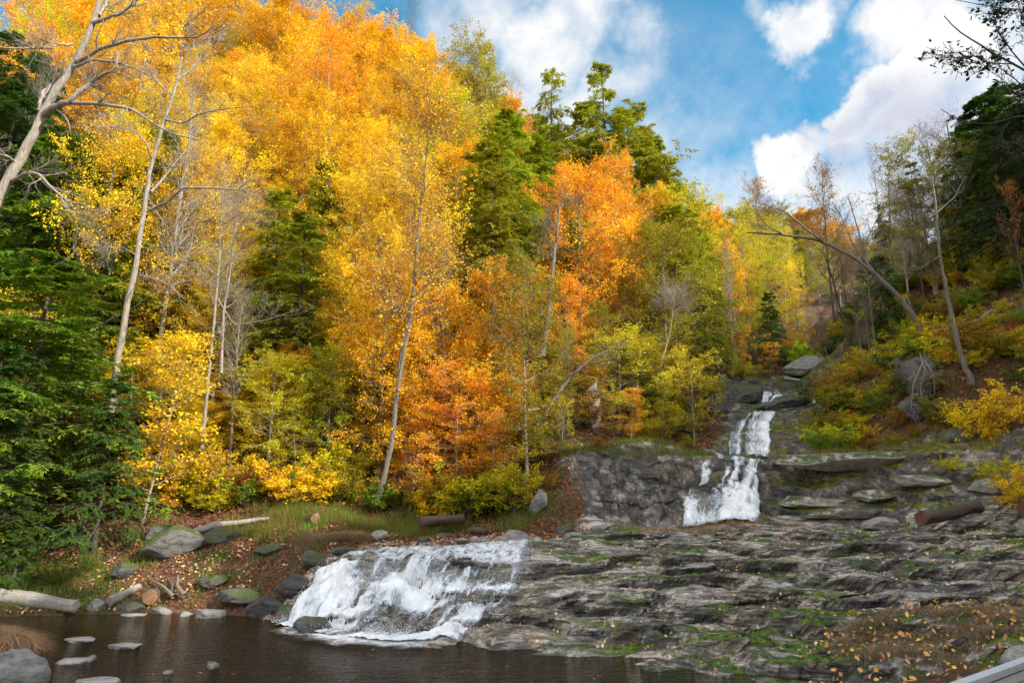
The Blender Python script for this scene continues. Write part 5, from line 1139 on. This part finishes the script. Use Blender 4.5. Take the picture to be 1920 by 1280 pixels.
# layered saplings that fill the foot of the slope
ns = 0; tries = 0
while ns < 60 and tries < 6000:
    tries += 1
    px = rng.uniform(230, 1300); Y = rng.uniform(29.5, 40); x = (px - 960) / F * (Y * .98 + 1)
    if rockm(np.array([x]), np.array([Y]))[0] > -.8: continue
    if any((x - a) ** 2 + (Y - b) ** 2 < 1.2 for a, b in placed): continue
    z = Hs(x, Y); bx, by = pix((x, Y, z))
    if by > 940 or by < 560: continue
    h = rng.uniform(2.6, 6.0); cx_, cy_ = pix((x, Y, z + h * .6))
    opt = ['yel', 'yg', 'yg', 'yel', 'gold'] if cx_ < 690 else ['org', 'gold', 'gold', 'yel', 'gold'] if cx_ < 980 else ['yg', 'ol', 'yg', 'gold']
    col = str(rng.choice(opt)); GR['dorg'] = 'deep orange'
    lb = f'{GR[col]} layered sapling in the wood {reg(cx_, cy_)}'
    put('sapling' if rng.uniform() < .6 else 'maple', x, Y, h, rng.uniform(1.1, 1.7), col, lb, lb.replace('layered sapling in the wood', 'layered saplings'), cvar=.16); placed.append((x, Y)); ns += 1
# understory shrubs on the lower slope
ns = 0; tries = 0
while ns < 110 and tries < 6000:
    tries += 1
    px = rng.uniform(-40, 1340); Y = rng.uniform(28.5, 44); x = (px - 960) / F * (Y * .98 + 2)
    if rockm(np.array([x]), np.array([Y]))[0] > -.8: continue
    if any((x - a) ** 2 + (Y - b) ** 2 < 1.3 for a, b in placed): continue
    bx, by = pix((x, Y, Hs(x, Y)))
    if by > 935 or by < 300: continue
    h = rng.uniform(1.0, 2.6); col = rng.choice(['ol', 'brn', 'gr', 'dg', 'yg', 'rust', 'ol']) if px > 300 else rng.choice(['gr', 'dg', 'ol', 'brn'])
    lb = f'{GR[str(col)]} undergrowth shrub {reg(bx, by)}'
    put('shrub', x, Y, h, rng.uniform(.9, 1.4), str(col), lb, lb.replace('shrub', 'shrubs')); placed.append((x, Y)); ns += 1
ns = 0; tries = 0
while ns < 190 and tries < 12000:
    tries += 1
    px = rng.uniform(1440, 1960); Y = rng.uniform(28, 62); x = (px - 960) / F * (Y * .97 + 2)
    if rockm(np.array([x]), np.array([Y]))[0] > (-.1 if Y > 30 else -.6): continue
    if any((x - a) ** 2 + (Y - b) ** 2 < .5 for a, b in placed): continue
    bx, by = pix((x, Y, Hs(x, Y)))
    if by > 880 or by < 300 or bx > 1990: continue
    h = rng.uniform(.8, 2.1); col = rng.choice(['ol', 'ol', 'ol', 'dg', 'yg', 'yel', 'yg', 'gr', 'dg', 'brn'])
    lb = f'{GR[str(col)]} undergrowth shrub ' + ('on the right bank, ' + ('just above the ledge' if by > 740 else 'halfway up' if by > 620 else 'under the bare trunks') if bx > 1600 else 'beside the gorge')
    put('shrub', x, Y, h, rng.uniform(1.0, 1.5), str(col), lb, lb.replace('shrub', 'shrubs')); placed.append((x, Y)); ns += 1
n3 = 0
while n3 < 34:
    px = rng.uniform(1600, 1990); Y = rng.uniform(37, 62); x = (px - 960) / F * (Y * .96 + 3)
    if rockm(np.array([x]), np.array([Y]))[0] > -1: continue
    z = Hs(x, Y); h = rng.uniform(6, 12); cx_, cy_ = pix((x, Y, z + h * .6))
    kd, col = [('bare', None), ('hemlock', 'dg'), ('thin', 'ol'), ('bare', None), ('maple', 'ol')][int(rng.integers(5))]
    if kd in ('hemlock', 'maple') and px < 1760: h *= .55
    cn = 'pale grey' if col is None else GR[col]; nm = {'bare': 'bare tree', 'hemlock': 'hemlock', 'thin': 'thin-leaved tree', 'maple': 'tree'}[kd]
    lb = f'{cn} {nm} in the wood {reg(cx_, cy_)}'
    put(kd, x, Y, h, rng.uniform(.6, .9), col or 'gold', lb, lb.replace(' in the wood', 's')); n3 += 1
ns = 0
while ns < 46:
    if ns < 26: x = rng.uniform(12.8, 24); Y = rng.uniform(30.6, 35)
    else: px = rng.uniform(230, 1010); Y = rng.uniform(28.3, 30.2); x = (px - 960) / F * Y * .99
    if ns < 26 and x < 14 + (Y - 30.6) * .3: continue
    col = str(rng.choice(['ol', 'yg', 'gr', 'yel', 'brn', 'yg'])); rt_ = ns < 26
    lb = f'small {GR[col]} bush ' + ('rooted above the ledge right of the upper waterfall' if rt_ else 'at the foot of the wood behind the shelf grass')
    put('shrub', x, Y, rng.uniform(.6, 1.5) if rt_ else rng.uniform(.9, 2.4), rng.uniform(1.0, 1.5), col, lb, lb.replace('bush', 'bushes')); ns += 1
# the wood that shades the pool stands on the hill to the right of the viewpoint
rng = np.random.default_rng(5); k = 0
while k < 44:
    x, Y = (rng.uniform(27, 50), rng.uniform(-22, 19)) if k % 2 else (rng.uniform(9, 30), rng.uniform(-26, -3))
    if abs(math.atan2(x, max(Y, .01))) < radians(44) and Y > 0: continue
    kd = 'hemlock' if k % 3 else 'maple'; h = rng.uniform(13, 17)
    put(kd, x, Y, h, 1.0, 'dg' if kd == 'hemlock' else 'gold', ('dark hemlock' if kd == 'hemlock' else 'golden tree') + ' on the hill to the right, outside the photo', 'trees right of the viewpoint'); k += 1
# crowns that close the top left skyline and the head of the valley
T_('maple', 330, -110, 58, .75, 'gold', 'golden crown cut by the top edge above the slim pale trunk', var=2)
T_('maple', 400, -140, 64, .75, 'yel', 'yellow-gold crown cut by the top edge right of the slim pale trunk', var=0)
T_('maple', 545, -90, 62, .7, 'gold', 'golden crown reaching the top edge left of the bare skyline tree', var=1)
T_('maple', 1530, 440, 84, .7, 'ol', 'olive tree in the valley gap behind the arching trunk', var=3)
T_('maple', 1580, 450, 92, .7, 'brn', 'brown-leaved tree in the valley gap behind the arching trunk', var=1)
T_('hemlock', 1500, 430, 96, .7, 'hg', 'green hemlock deep in the valley gap left of the olive tree', var=0)
# ------------------------------------------------------------------ ground cover
def blades(name, pts, n_per, h, col, label, seed, spread=.12, bend=.5, w=.006, curl=0., cat='grass'):
    rng = np.random.default_rng(seed); pts = np.array(pts); n = len(pts) * n_per
    base = np.repeat(pts, n_per, 0) + np.concatenate([rng.normal(0, spread, (n, 2)), np.zeros((n, 1))], 1)
    base[:, 2] = H(base[:, 0], base[:, 1]) - .02
    a = rng.uniform(0, 2 * pi, n); d = np.stack([np.cos(a), np.sin(a), np.zeros(n)], 1)
    dn = base - np.repeat(pts, n_per, 0); dn[:, 2] = 0; d = unit(d * .6 + dn / max(spread, .01) * .7)
    L = h * rng.uniform(.5, 1.2, n); b = bend * rng.uniform(.3, 1.3, n); K = 5
    s = np.linspace(0, 1, K); P = base[:, None] + L[:, None, None] * (s[None, :, None] * np.array([0, 0, 1.]) * (1 - curl * s[None, :, None] ** 2) + (b[:, None] * s[None] ** 2)[..., None] * d[:, None])
    sd = unit(np.cross(d, [0, 0, 1.])); wd = w * (1 - .85 * s)
    V = np.stack([P - sd[:, None] * wd[None, :, None], P + sd[:, None] * wd[None, :, None]], 2).reshape(-1, 3)
    i = (np.arange(n) * K * 2)[:, None] + (np.arange(K - 1) * 2)[None]
    Fq = np.stack([i, i + 1, i + 3, i + 2], -1).reshape(-1, 4)
    o = mesh_np(name, V, Fq, M['grass'], None, False, attrs={'v': ('FACE', np.repeat(rng.uniform(0, 1, n), K - 1))}); o.color = (*col, 1)
    return tag(o, label, cat, kind='stuff')
rng = np.random.default_rng(21)
def region(n, px0, px1, Y0, Y1, test=None, poly=None):
    out_ = []
    while len(out_) < n:
        Y = rng.uniform(Y0, Y1); x = (rng.uniform(px0, px1) - 960) / F * (Y * .98); 
        if test is None or test(x, Y): out_.append((x, Y, 0))
    return out_
cl = lambda th: (lambda x, Y: vn(np.array([x * .9]), np.array([Y * 1.4]), 55)[0] > th)
blades('grass', region(280, 430, 790, 25.2, 28.6, cl(.35)), 14, .55, (.20, .20, .03), 'tall green grass on the shelf left above the cascade', 1, .14, .7)
blades('grass', region(260, 560, 1050, 26.6, 29.3, cl(.45)), 16, .5, (.17, .22, .03), 'green grass along the foot of the wood', 2, .14, .7)
blades('dry_grass', region(110, 560, 700, 24.0, 25.4, cl(.4)), 40, .4, (.36, .26, .13), 'dry straw-coloured grass hanging over the shelf edge', 3, .13, 1.1, curl=.6)
blades('dry_grass', region(90, 1180, 1480, 26.0, 27.4, cl(.4)), 26, .22, (.42, .25, .10), 'dry tan grass at the foot of the middle waterfall', 4, .12, .9)
blades('grass', region(260, 1050, 1340, 30.6, 33, cl(.4)), 22, .28, (.17, .22, .03), 'green grass on top of the ledge left of the waterfall', 5, .14, .7)
blades('grass', region(260, 1480, 1900, 27.8, 31.5, lambda x, Y: Hs(x, Y) > 5.2), 22, .3, (.26, .22, .04), 'yellowish grass along the top of the ledge at right', 6, .14, .8)
blades('dry_grass', region(130, -80, 160, 16.2, 17.9, lambda x, Y: ((x + 12.3) / 1.7) ** 2 + ((Y - 17.0) / .8) ** 2 < 1), 130, .62, (.22, .135, .085), 'arching brown grass clump on the left edge of the pool', 7, .16, 1.0, .007, .75)
mp = []
while len(mp) < 260:
    a = rng.uniform(0, 2 * pi); r = math.sqrt(rng.uniform(0, 1)); mp.append((MOUND[0] + 2.1 * r * cos(a), MOUND[1] + 1.5 * r * sin(a), 0))
blades('dry_grass', mp, 60, .30, (.36, .25, .16), 'matted brown withered grass mound on the right of the slab', 8, .12, 1.1, .004, .55)
blades('grass', mp[:60], 10, .22, (.15, .26, .03), 'green shoots among the withered grass mound', 9, .12, .6)
blades('grass', region(110, 1480, 1880, 10.3, 12.6), 18, .16, (.14, .22, .03), 'short green tufts on the rock in the lower right corner', 10, .10, .8)
blades('grass', region(140, 0, 260, 21.8, 24.5, lambda x, Y: Hs(x, Y) > .05), 24, .4, (.12, .22, .02), 'green weeds on the bank behind the bleached log', 11, .16, .7)

blades('weeds', region(150, 60, 640, 22.5, 26.5, lambda x, Y: Hs(x, Y) > .1 and rockm(np.array([x]), np.array([Y]))[0] < 0 and vn(np.array([x * 1.2]), np.array([Y * 1.2]), 23)[0] > .6), 14, .28, (.14, .24, .03), 'scattered green weeds on the brown leaf bank', 12, .13, .7, .012)
def litter(name, P, size, col, label, seed, lift=.012, tilt=.5):
    rng = np.random.default_rng(seed); P = np.array(P, float); n = len(P); P[:, 2] = H(P[:, 0], P[:, 1])
    e = .05; gx = (H(P[:, 0] + e, P[:, 1]) - H(P[:, 0] - e, P[:, 1])) / (2 * e); gy = (H(P[:, 0], P[:, 1] + e) - H(P[:, 0], P[:, 1] - e)) / (2 * e)
    steep = np.sqrt(gx ** 2 + gy ** 2)
    nrm = unit(np.stack([-gx, -gy, np.ones(n)], 1) + rng.normal(0, tilt, (n, 3)))
    a = unit(np.cross(nrm, unit(rng.normal(0, 1, (n, 3))))); b = np.cross(nrm, a); s = (size * rng.uniform(.55, 1.3, n))[:, None]
    P = P + nrm * lift + np.array([0, 0, .01]); wv_ = rng.uniform(.16, .42, n)[:, None]; c = rng.uniform(-.1, .4, n)[:, None]
    # six-cornered curled leaf, two faces
    v = [P - a * s * .5, P - a * s * .12 + b * s * wv_ + nrm * s * c, P + a * s * .25 + b * s * wv_ * .7 + nrm * s * c, P + a * s * .5 + nrm * s * c * .5, P + a * s * .25 - b * s * wv_ * .7 + nrm * s * c, P - a * s * .12 - b * s * wv_ + nrm * s * c]
    V = np.stack(v, 1).reshape(-1, 3); i = (np.arange(n) * 6)[:, None]
    Fq = np.stack([i + np.array([[0, 1, 2, 3]]), i + np.array([[0, 3, 4, 5]])], 1).reshape(-1, 4)
    o = mesh_np(name, V, Fq, M['litter'], None, False, attrs={'v': ('FACE', np.repeat(rng.uniform(0, 1, n), 2))}); o.color = (*col, 1)
    return tag(o, label, 'fallen leaves', kind='stuff')
def dry(x, Y): return Hs(x, Y) > .04
def scatter(n, x0, x1, y0, y1, f):
    X = rng.uniform(x0, x1, n * 6); Y = rng.uniform(y0, y1, n * 6); k = f(X, Y); return np.stack([X[k][:n], Y[k][:n], X[k][:n] * 0], 1)
RS = np.random.default_rng(3)
slabf = lambda X, Y: (rockm(X, Y) > .1) & (H(X, Y) > .05) & (X > -1.0 - .2 * (Y - 15)) & (vn(X * 1.3, Y * 2.6, 88) + .35 * vn(X * 4, Y * 6, 89) > .66 - .12 * np.clip(X / 8, 0, 1))
litter('fallen_leaves', scatter(2600, -1.5, 17, 10.5, 26.5, slabf), .085, (.85, .56, .36), 'pale tan fallen leaves caught in the ledges of the slab', 1)
litter('fallen_leaves', scatter(420, -1.5, 16, 10.5, 26, slabf), .085, (.75, .42, .05), 'yellow fallen leaves scattered over the slab', 2)
litter('fallen_leaves', scatter(240, 0, 16, 10.5, 26, slabf), .085, (.62, .20, .05), 'orange and red fallen leaves on the slab', 3)
mf = lambda X, Y: ((X - MOUND[0]) / 2.7) ** 2 + ((Y - MOUND[1]) / 2.1) ** 2 < 1
litter('fallen_leaves', scatter(560, 5.5, 12, 12, 17, mf), .10, (.72, .38, .14), 'tan leaves lying on the withered grass mound', 4, .26, .7)
litter('fallen_leaves', scatter(130, 5.5, 12, 12, 17, mf), .085, (.82, .44, .03), 'yellow leaves lying on the withered grass mound', 5, .28, 1.0)
cornf = lambda X, Y: (Y < 13) & (X > 3.5) & (H(X, Y) > .3)
litter('fallen_leaves', scatter(700, 3.4, 11, 5.5, 13, cornf), .09, (.58, .30, .10), 'tan leaves in the lower right corner', 6)
bankf = lambda X, Y: (rockm(X, Y) < .5) & (H(X, Y) > .06) & (X < 3)
litter('fallen_leaves', scatter(26000, -24, 3, 19.5, 31, bankf), .11, (.22, .085, .035), 'brown leaf litter covering the bank left of the cascade', 7, .02, .5)
litter('fallen_leaves', scatter(1500, -17, 3, 20, 27, lambda X, Y: bankf(X, Y) & (vn(X * 1.6, Y * 1.6, 12) > .5)), .11, (.60, .34, .18), 'pale fallen leaves over the brown bank', 8, .03, .5)
ledf = lambda X, Y: (rockm(X, Y) > 0) & (Y > 26) & (vn(X * 1.5, Y * 1.5, 90) > .55)
litter('fallen_leaves', scatter(1500, 1.5, 22, 26, 36, ledf), .10, (.42, .20, .08), 'brown and tan leaves caught on the ledge', 9)
hillf = lambda X, Y: (rockm(X, Y) < 0) & (H(X, Y) > 2)
litter('fallen_leaves', scatter(38000, -32, 34, 29, 52, hillf), .17, (.26, .11, .035), 'fallen leaves on the floor of the wood', 10, .03, .7)
# leaves afloat
fp = scatter(26, -9, 3, 12, 19, lambda X, Y: H(X, Y) < -.15); 
rg = np.random.default_rng(8)
V = []; Fq = []
for k, p in enumerate(fp):
    a = rg.uniform(0, 6.28); s = rg.uniform(.03, .06); e = np.array([cos(a), sin(a), 0]); g_ = np.array([-sin(a), cos(a), 0]); q = np.array([p[0], p[1], .012])
    V += [q - e * s, q + g_ * s * .6 + [0, 0, .01], q + e * s, q - g_ * s * .6 + [0, 0, .01]]; Fq.append([4 * k, 4 * k + 1, 4 * k + 2, 4 * k + 3])
o = mesh_np('floating_leaves', V, np.array(Fq), M['litter'], None, False, attrs={'v': ('FACE', rg.uniform(0, 1, len(Fq)))}); o.color = (.6, .25, .05, 1); tag(o, 'few orange leaves floating on the pool', 'fallen leaves', kind='stuff')
# ------------------------------------------------------------------ camera, light, sky
cd = bpy.data.cameras.new('camera'); cam = bpy.data.objects.new('camera', cd); C.objects.link(cam)
cam.location = (0, 0, EYE); cam.rotation_euler = (radians(90) + PITCH, 0, 0)
cd.lens = 24; cd.sensor_width = 36; cd.clip_start = .05; cd.clip_end = 2000; SCN.camera = cam
SUN = np.array([.80, -.46, .56]); SUN /= np.linalg.norm(SUN)
elev = math.asin(SUN[2]); az = math.atan2(SUN[0], SUN[1])
ld = bpy.data.lights.new('sun', 'SUN'); ld.energy = 4.8; ld.angle = radians(.5); ld.color = (1, .93, .82)
sun = bpy.data.objects.new('sun', ld); C.objects.link(sun)
from mathutils import Vector
sun.rotation_euler = Vector(-SUN).to_track_quat('-Z', 'Y').to_euler()
W = bpy.data.worlds.new('World'); SCN.world = W; W.use_nodes = True; nt = W.node_tree; nt.nodes.clear()
sky = nd(nt, 'ShaderNodeTexSky', sky_type='NISHITA', sun_disc=False, sun_elevation=elev, sun_rotation=az)
sky.air_density = 1.0; sky.dust_density = .4; sky.ozone_density = 2.5
tc = nd(nt, 'ShaderNodeTexCoord').outputs['Generated']
def dirn(px, py):
    p = pt(px, py, 1.0) - np.array([0, 0, EYE]); return p / np.linalg.norm(p)
warpn = nd(nt, 'ShaderNodeTexNoise'); warpn.inputs['Scale'].default_value = 5; warpn.inputs['Detail'].default_value = 6; warpn.inputs['Roughness'].default_value = .6
nt.links.new(tc, warpn.inputs['Vector'])
wv = nd(nt, 'ShaderNodeVectorMath', operation='MULTIPLY_ADD', inp={0: warpn.outputs['Color'], 1: (.22, .22, .22), 2: (-.11, -.11, -.11)})
dv_ = nd(nt, 'ShaderNodeVectorMath', operation='ADD', inp={0: tc, 1: wv.outputs[0]}).outputs[0]
tot = None; shd = None
def blob(px, py, r, soft=1.0, src=dv_, amp=1.0):
    d = nd(nt, 'ShaderNodeVectorMath', operation='DISTANCE', inp={0: src, 1: tuple(dirn(px, py))}).outputs['Value']
    return math_(nt, 'MULTIPLY', nd(nt, 'ShaderNodeMapRange', interpolation_type='SMOOTHSTEP', inp={0: d, 1: .9 * r / F * (1 + .35 * soft), 2: .9 * r / F * (1 - .85 * soft), 3: 0., 4: 1.}).outputs[0], amp)
BL = [(1010, 90, 120, 1, .95), (1080, 30, 90, 1, .8), (1120, 190, 120, 1, .8), (990, 200, 90, 1, .8), (860, 60, 130, 1, .7), (1180, 80, 60, 1, .5), (1230, 330, 150, 1, .6), (1270, 230, 80, 1, .35),
      (1480, 45, 70, .6, 1), (1500, 70, 40, .6, .9), (1410, 20, 50, 1, .5), (1660, 45, 75, .7, .85), (1740, 30, 80, .8, .8),
      (1745, 120, 85, .3, 1), (1690, 170, 75, .35, 1), (1620, 200, 60, .4, 1), (1550, 210, 45, .4, 1), (1560, 250, 70, .6, .9), (1660, 260, 90, .6, 1), (1800, 220, 120, .5, 1),
      (1500, 285, 65, .4, 1), (1450, 320, 60, .5, 1), (1530, 330, 80, .6, .9), (1650, 360, 110, .7, .9), (1780, 380, 140, .7, .9), (1350, 370, 90, 1, .6), (1880, 100, 90, .8, .8), (1930, 300, 150, .8, .9), (1480, 420, 120, 1, .8)]
for b in BL:
    v = blob(b[0], b[1], b[2], b[3], amp=b[4]); tot = v if tot is None else math_(nt, 'MAXIMUM', tot, v)
gen = nd(nt, 'ShaderNodeTexNoise'); gen.inputs['Scale'].default_value = 2.2; gen.inputs['Detail'].default_value = 9; gen.inputs['Roughness'].default_value = .58
nt.links.new(mapping(nt, tc, (1, 1, 1.9)), gen.inputs['Vector'])
fine = nd(nt, 'ShaderNodeTexNoise'); fine.inputs['Scale'].default_value = 11; fine.inputs['Detail'].default_value = 8; fine.inputs['Roughness'].default_value = .62
nt.links.new(tc, fine.inputs['Vector'])
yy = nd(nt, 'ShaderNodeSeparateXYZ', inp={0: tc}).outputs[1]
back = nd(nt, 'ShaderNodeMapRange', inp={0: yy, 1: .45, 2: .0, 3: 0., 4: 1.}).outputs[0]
fill_clouds = math_(nt, 'MULTIPLY', ramp(nt, gen.outputs[0], [(.36, (0, 0, 0)), (.50, (1, 1, 1))]), back)  # unseen cloud cover added behind the viewpoint for whiter fill light
dens = math_(nt, 'ADD', tot, math_(nt, 'MULTIPLY_ADD', fine.outputs[0], 1.5, -.72))
mask = ramp(nt, dens, [(.02, (0, 0, 0)), (.42, (.35, .35, .35)), (1.0, (1, 1, 1))])
mask = math_(nt, 'MULTIPLY', mask, math_(nt, 'GREATER_THAN', tot, .001))
veil = math_(nt, 'MULTIPLY', ramp(nt, fine.outputs[0], [(.3, (0, 0, 0)), (.7, (.55, .55, .55))]), math_(nt, 'ADD', blob(1250, 420, 420, 1, tc, 1.0), math_(nt, 'MULTIPLY', blob(860, 120, 300, 1, tc), .8)))
mask = math_(nt, 'MAXIMUM', math_(nt, 'MAXIMUM', mask, veil), fill_clouds)
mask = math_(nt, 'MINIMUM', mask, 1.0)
g = None
for b in [(1640, 215, 60), (1580, 215, 60), (1720, 240, 70), (1540, 235, 45), (1760, 290, 80), (1620, 300, 60), (1700, 330, 60)]:
    v = blob(b[0], b[1], b[2], 1.0); g = v if g is None else math_(nt, 'MAXIMUM', g, v)
ccol = mixc(nt, math_(nt, 'MULTIPLY', g, .85), (1, 1, 1), (.60, .64, .78))
hs = nd(nt, 'ShaderNodeHueSaturation', inp={'Hue': .475, 'Saturation': 1.35, 'Value': 1.15, 'Color': sky.outputs[0]})
b1_ = nd(nt, 'ShaderNodeBackground', inp={'Color': hs.outputs[0], 'Strength': .13})
b2_ = nd(nt, 'ShaderNodeBackground', inp={'Color': ccol, 'Strength': math_(nt, 'MULTIPLY_ADD', back, .55, .60)})  # unseen clouds behind the viewpoint made brighter to lift the shaded foreground
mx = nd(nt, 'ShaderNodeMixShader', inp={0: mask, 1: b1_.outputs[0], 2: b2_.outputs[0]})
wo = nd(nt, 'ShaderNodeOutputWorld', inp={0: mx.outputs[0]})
SCN.view_settings.view_transform = 'Standard'; SCN.view_settings.look = 'None'; SCN.view_settings.exposure = 0.75; SCN.view_settings.gamma = 1
SCN.cycles.max_bounces = 5; SCN.cycles.diffuse_bounces = 2; SCN.cycles.transparent_max_bounces = 12; SCN.cycles.glossy_bounces = 2; SCN.cycles.transmission_bounces = 3
SCN.cycles.use_denoising = True; SCN.cycles.use_adaptive_sampling = True; SCN.cycles.adaptive_threshold = .03
